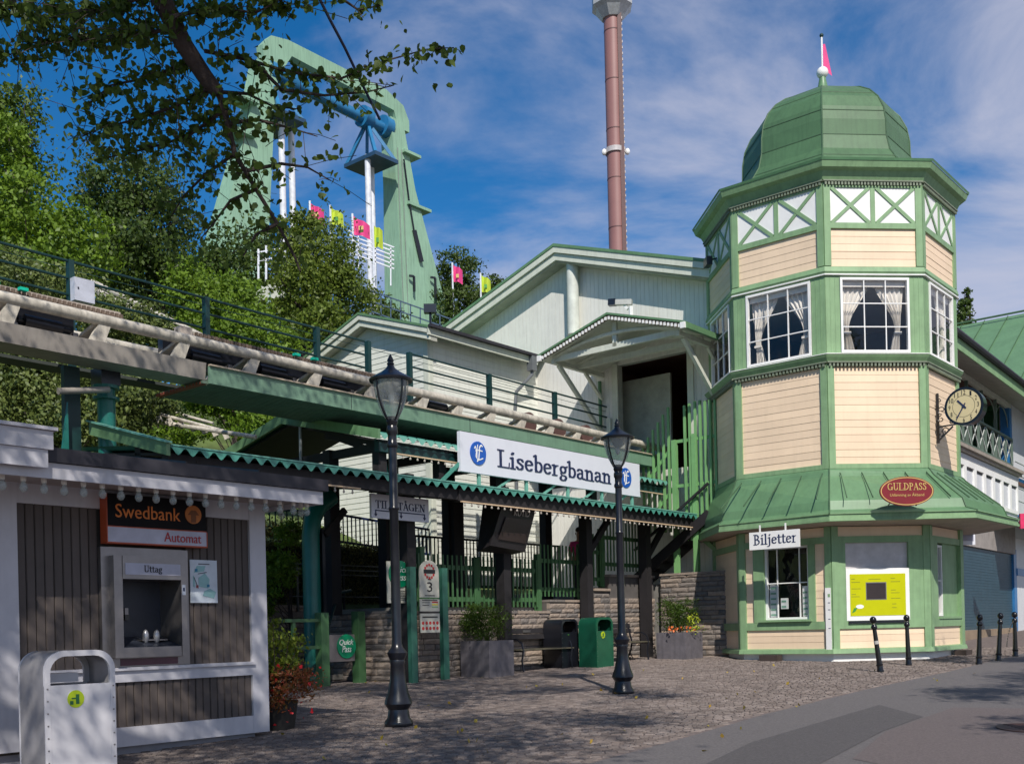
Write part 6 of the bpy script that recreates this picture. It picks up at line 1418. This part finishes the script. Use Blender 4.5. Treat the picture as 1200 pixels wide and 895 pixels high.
skinned('trousers', [(X, Y, z + .93), V[12], V[13], V[14], V[16], V[17], V[18]], [(0, 1), (1, 2), (2, 3), (0, 4), (4, 5), (5, 6)], [.16, .11, .085, .07, .11, .085, .07], mat('trouser_dark', (.02, .022, .035), .8), person)
put('hair', MB().ell((X - .01, Y + .0, z + 1.755), (.095, .105, .075), 14, 8), mat('hair_brown', (.03, .018, .012), .8), person, smooth=True)
put('face', MB().ell((X - .03, Y - .115, z + 1.665), (.014, .022, .022), 8, 6).ell((X - .06, Y - .085, z + 1.70), (.011, .008, .008), 6, 4).ell((X + .02, Y - .095, z + 1.70), (.011, .008, .008), 6, 4).ell((X - .10, Y - .01, z + 1.67), (.012, .02, .03), 6, 4).ell((X + .085, Y - .01, z + 1.67), (.012, .02, .03), 6, 4), mat('skin_dark', (.33, .17, .12), .5), person)
for sgn, hx in ((-1, X - .18), (1, X + .2)):
    for k in range(5):
        a = (k - 2) * .018; L = (.05, .075, .085, .078, .06)[k]
        put('finger', MB().tube([(hx + a, Y - .23, z + .97), (hx + a * 1.2, Y - .23 - L * .5, z + .95), (hx + a * 1.2, Y - .23 - L * .8, z + .91)], [.010, .009, .007], 6), skinm, person, smooth=True)

# ================================================================ TREES
L1 = leafmat('leaf_bright', (.055, .115, .008), (.17, .27, .022)); L2 = leafmat('leaf_mid', (.035, .075, .010), (.11, .17, .02)); L3 = leafmat('leaf_dark', (.030, .060, .012), (.08, .125, .02)); L4 = leafmat('leaf_olive', (.055, .095, .010), (.16, .215, .03)); L5 = leafmat('leaf_glossy', (.028, .055, .012), (.15, .19, .045), .2)
def bl_(px, py, y, rx, ry, ryy=None):
    c = W(px, py, y); k = y / F; return (tuple(c), (rx * k, (ryy or rx) * k, ry * k))
def gtree(name, label, cat, blobs, n, leaf, m, seed, **kw):
    c = Vector(blobs[0][0]); s, e = FL.inv(c.x, c.y); base = (c.x, c.y, hillz(s, e) if e > 17.3 else gz(c.x, c.y)); return tree(name, label, cat, base, blobs, n, leaf, m, seed, **kw)
gtree('broadleaf_tree', 'bright green leafy tree filling the upper left edge below the overhanging branch', 'tree', [bl_(25, 262, 30, 68, 58), bl_(0, 170, 30, 36, 50), bl_(75, 290, 29, 58, 45), bl_(-30, 290, 30, 70, 80), bl_(20, 330, 29, 70, 40)], 26000, .15, L1, 1, ncl=60)
gtree('broadleaf_tree', 'darker tree rising above the bright one at the far left', 'tree', [bl_(15, 140, 36, 40, 45), bl_(-10, 190, 36, 60, 70)], 7000, .16, L2, 2)
gtree('conifer_tree', 'dark green tree behind the overhanging leaves left of the ride leg', 'tree', [bl_(175, 260, 34, 55, 70), bl_(130, 220, 34, 45, 40), bl_(150, 310, 33, 70, 50), bl_(205, 320, 33, 28, 25)], 20000, .15, L3, 3, ncl=50)
gtree('birch_tree', 'bright yellow green birch crown behind the track railing', 'tree', [bl_(265, 370, 28, 50, 45), bl_(225, 350, 28, 35, 40), bl_(300, 400, 27, 45, 35), bl_(215, 400, 27, 40, 30)], 17000, .12, L1, 4, ncl=55)
gtree('broadleaf_tree', 'olive green tree in front of the white swing arms', 'tree', [bl_(375, 300, 36, 45, 50), bl_(400, 350, 36, 38, 45), bl_(350, 350, 35, 38, 50), bl_(345, 270, 36, 25, 25), bl_(385, 385, 34, 35, 30)], 17000, .14, L4, 5, ncl=50)
gtree('broadleaf_tree', 'dark rounded tree between the green ride leg and the hall roof', 'tree', [bl_(535, 318, 60, 25, 28), bl_(540, 355, 60, 32, 35), bl_(518, 365, 58, 20, 30)], 7000, .2, L3, 6)
gtree('broadleaf_tree', 'small dark treetop above the left slope of the hall roof', 'tree', [bl_(582, 335, 62, 18, 14), bl_(570, 355, 62, 25, 20)], 3000, .2, L3, 7)
gtree('broadleaf_tree', 'shadowy tree mass filling the hillside behind the birch', 'tree', [bl_(300, 320, 44, 60, 50), bl_(240, 340, 44, 60, 45), bl_(100, 350, 40, 90, 45), bl_(330, 375, 42, 50, 40), bl_(430, 370, 50, 40, 30), bl_(180, 380, 38, 80, 40)], 22000, .2, L3, 8, ncl=60)
ft_ = gtree('fir_tree', 'slim dark fir top between the tower and the green roof', 'tree', [bl_(1129, 374, 52, 13, 10), bl_(1131, 358, 52, 9, 9), bl_(1133, 345, 52, 4, 8), bl_(1128, 392, 52, 17, 14), bl_(1122, 405, 52, 18, 16)], 5200, .16, L3, 9)
gtree('rhododendron', 'large glossy shrub mass below the coaster track at the left', 'shrub', [bl_(50, 460, 21, 70, 45), bl_(10, 430, 21, 50, 45), bl_(140, 470, 21, 50, 40), bl_(95, 500, 20.5, 60, 30), bl_(180, 470, 22, 30, 35), bl_(-20, 490, 20, 50, 50)], 24000, .10, L5, 10, ncl=70, tr=.06)
gtree('rhododendron', 'glossy shrubs showing between the track and its railing', 'shrub', [bl_(60, 345, 23, 60, 30), bl_(140, 375, 23, 50, 28), bl_(0, 320, 23, 40, 30), bl_(190, 395, 23, 30, 22)], 15000, .09, L5, 11, ncl=60, tr=.06)
gtree('hazel_shrub', 'bright green bushes on the slope under the track cover', 'shrub', [bl_(275, 470, 25, 40, 28), bl_(235, 465, 25, 30, 20), bl_(300, 500, 24, 35, 20), bl_(215, 505, 24, 40, 12), bl_(330, 470, 25, 30, 25)], 12000, .10, L1, 12, ncl=50, tr=.05)
gtree('hazel_shrub', 'sunlit bush seen between the kiosk corner and the thick teal column', 'shrub', [bl_(325, 665, 20.6, 24, 26), bl_(312, 700, 20.4, 16, 18), bl_(338, 630, 21, 15, 20)], 4200, .07, L1, 13, ncl=24, tr=.03)
hd = thing('clipped_hedge', 'low dark clipped hedge with a pale top behind the thick teal column', 'hedge', FL, (14.6, 17.9, 2.1))
put('hedge_core', MB().box(13.0, 16.6, 17.75, 18.5, 2.0, 3.35), mat('hedge_core', (.012, .02, .008), .9), hd)
hp = []
rg = np.random.default_rng(5)
for k in range(9000):
    u = rg.uniform(12.9, 16.7); 
    if rg.random() < .4: p = (u, rg.uniform(17.65, 18.5), 3.4 + rg.normal() * .05)
    else: p = (u, 17.68 + rg.normal() * .04, rg.uniform(2.1, 3.45))
    hp.append(p)
hp += [(14.2 + rg.normal() * .55, 18.2 + rg.normal() * .25, 3.6 + abs(rg.normal()) * .16) for _ in range(2500)]
foliage_obj('hedge_leaves', np.array(hp), .06, leafmat('hedge_leaf', (.03, .045, .012), (.16, .14, .04)), 6, hd)

# ---------------- the overhanging tree (its trunk stands left of the camera, outside the picture)
ov = thing('overhanging_tree', 'dark leafy branches of a big tree hanging into the sky at the top left', 'tree', FW, (-5.5, 3.0, .0))
wb = MB()
def path(pts): return [Vector(W(*p)) for p in pts]
trunk = [Vector((-5.5, 3.0, -.2)), Vector((-5.4, 3.0, 2.5)), Vector((-5.0, 3.1, 5.0)), Vector((-4.3, 3.4, 7.4)), Vector((-3.6, 4, 9.2)), Vector((-3.0, 4.4, 11.0))]
wb.tube(trunk, [.34, .28, .25, .2, .14, .06], 12)
limb = [Vector((-4.4, 3.3, 7.0))] + path([(150, -110, 6.2), (185, -10, 6.5), (215, 52, 6.7), (240, 90, 6.8), (256, 110, 6.85)])
wb.tube(limb, [.11, .075, .062, .056, .052, .045], 10)
limbs = [
 [(256, 108, 6.85), (266, 140, 6.9), (275, 180, 7), (300, 222, 7.1), (325, 262, 7.2), (345, 300, 7.3), (352, 318, 7.3)],
 [(185, -10, 6.5), (130, 10, 6.7), (80, 14, 6.9), (30, 10, 7.1), (-20, 0, 7.2)],
 [(205, 35, 6.6), (150, 40, 6.9), (100, 45, 7.1), (40, 50, 7.3), (0, 70, 7.4)],
 [(225, 70, 6.8), (180, 90, 7), (130, 100, 7.2), (100, 125, 7.3)],
 [(250, 100, 6.8), (205, 125, 7), (160, 140, 7.2), (120, 150, 7.3), (95, 160, 7.4)],
 [(262, 130, 6.9), (220, 160, 7.1), (170, 175, 7.3), (125, 185, 7.4)],
 [(240, 60, 6.7), (290, 70, 6.9), (340, 85, 7.1), (400, 92, 7.2), (450, 72, 7.3), (500, 58, 7.4), (532, 56, 7.4)],
 [(300, 75, 6.9), (330, 105, 7), (380, 112, 7.1), (430, 108, 7.2), (462, 100, 7.2)],
 [(268, 145, 6.9), (300, 140, 7), (340, 150, 7.1), (372, 160, 7.1)],
 [(290, 200, 7), (330, 192, 7.1), (360, 196, 7.1), (388, 212, 7.2)],
 [(275, 180, 7), (240, 205, 7.2), (215, 230, 7.3), (200, 255, 7.3)],
 [(200, 20, 6.5), (250, 10, 6.7), (300, 15, 6.8), (345, -8, 6.8)],
 [(380, -40, 6.6), (395, -5, 6.7), (420, 12, 6.8), (448, 6, 6.8)],
 [(256, 108, 6.85), (290, 110, 7), (320, 125, 7.1), (350, 128, 7.1)],
 [(300, 222, 7.1), (270, 235, 7.2), (250, 262, 7.2), (235, 280, 7.2)],
 [(185, -10, 6.5), (210, -30, 6.7), (260, -20, 6.8), (310, -15, 6.9), (340, 20, 6.9)],
 [(325, 262, 7.2), (300, 275, 7.2), (285, 300, 7.2)],
]
LP = []; rg = np.random.default_rng(77)
dens = [15, 58, 56, 42, 42, 36, 20, 20, 17, 14, 30, 50, 20, 20, 16, 44, 11]
for li, pts in enumerate(limbs):
    pp = path(pts); n = len(pp); wb.tube(pp, [max(.003, .014 * (1 - i / n)) if li else .024 * (1 - .85 * i / n) for i in range(n)], 6)
    for i in range(n - 1):
        seg = pp[i + 1] - pp[i]; m = int(dens[li] * seg.length / .35)
        for k in range(m):
            t_ = rg.random(); b0 = pp[i] + seg * t_
            sd = Vector(rg.normal(size=3)); sd.y *= .8; sd.z = sd.z * .6 - .25; sd.normalize(); L = abs(rg.normal()) * .19 + .03
            if li in (6, 12): L *= .55
            tip = b0 + sd * L
            if k % 3 == 0: wb.tube([b0, b0.lerp(tip, .5) + Vector((0, 0, .01)), tip], .0025, 3, caps=False)
            for q in range(3): LP.append(tuple(b0.lerp(tip, rg.uniform(.3, 1.1)) + Vector(rg.normal(size=3)) * .018))
put('branches', wb, bark, ov, smooth=True)
lo = leafmat('overhead_leaf', (.042, .082, .012), (.115, .175, .03), .5)
LV = bpy.data.objects.new('leaves', leaf_mesh6('leaves', np.array(LP) - np.array(INFO[ov.name][1]), .054, lo, 78)); COL.objects.link(LV); LV.parent = ov
# upper crown, outside the picture: it shades the kiosk, the entrance and the paving
def shade_crown(parent, blobs, n, size, seed, ncl, clump=.2):
    P, nr = crown_pts(blobs, n, seed, clump, ncl); keep = [not in_view(p, 25) for p in P]; P = P[np.array(keep)]
    foliage_obj('crown', P, size, lo, seed, parent)
shade_crown(ov, [((-3.4, 3.6, 9.2), (3.0, 3.2, 2.2)), ((-1.6, 6.6, 9.6), (2.2, 2.4, 1.6)), ((-4.6, 7.0, 8.8), (2.2, 2.6, 1.8)), ((-.4, 3.6, 8.2), (2.0, 2.6, 1.8)), ((-3.6, 9.6, 10.4), (2.4, 2.4, 1.5)), ((-1.2, 9.8, 11.2), (2.4, 2.2, 1.4)), ((-3.4, 12.6, 12.4), (2.2, 2.0, 1.4))], 46000, .11, 80, 46)
o2 = thing('park_tree', 'tree standing behind the camera whose crown dapples the paving', 'tree', FW, (2.6, -3.5, 0))
tb_ = MB().tube([(2.6, -3.5, -.3), (2.6, -3.4, 3), (2.4, -3.0, 6), (2.2, -2, 9)], [.3, .25, .2, .06], 12)
for q in ((.5, 1, 9), (-1, -1.5, 8.6)): tb_.tube([(2.5, -3.2, 5), ((2.5 + q[0]) / 2, (q[1] - 3.2) / 2, 7.4), q], [.12, .08, .02], 8)
put('trunk', tb_, bark, o2, smooth=True)
shade_crown(o2, [((1.6, 3.0, 9.3), (1.8, 2.0, 1.4)), ((.6, 7.4, 10.6), (2.0, 2.0, 1.3)), ((-.4, .6, 8.4), (2.4, 1.8, 1.4)), ((2.6, 6.2, 10.4), (1.3, 1.4, 1.0)), ((4.6, -.6, 7.6), (1.2, 1.2, .9)), ((2.0, 10.2, 11.6), (1.8, 1.8, 1.1))], 17000, .12, 81, 30)
o3 = thing('park_tree', 'tree beyond the right edge whose crown shades the road at the lower right', 'tree', FW, (12.5, 6.0, 0))
put('trunk', MB().tube([(12.5, 6, -.2), (12.3, 6.2, 4), (12, 6.6, 8)], [.25, .2, .06], 10).tube([(12.4, 6.1, 4), (11, 7, 6), (9.8, 8.4, 7.6)], [.12, .08, .02], 8), bark, o3, smooth=True)
shade_crown(o3, [((10.6, 8.8, 8.3), (1.7, 1.8, 1.0)), ((12.6, 9.6, 8.8), (1.8, 1.8, 1.2)), ((8.4, 7.4, 7.8), (1.5, 1.3, .8)), ((7.2, 5.2, 6.6), (1.1, .9, .6)), ((11.4, 12.6, 10.2), (1.4, 1.2, .8))], 20000, .12, 82, 26)
# thin cable crossing the sky at the top
put('cable', MB().tube([tuple(W(370, -10, 9)), tuple(W(386, 22, 9.4)), tuple(W(404, 56, 9.8)), tuple(W(425, 100, 10.3)), tuple(W(445, 140, 10.8))], .014, 6), navy, fr=FW, label='thin dark cable hanging down among the leaves at the top', cat='cable')
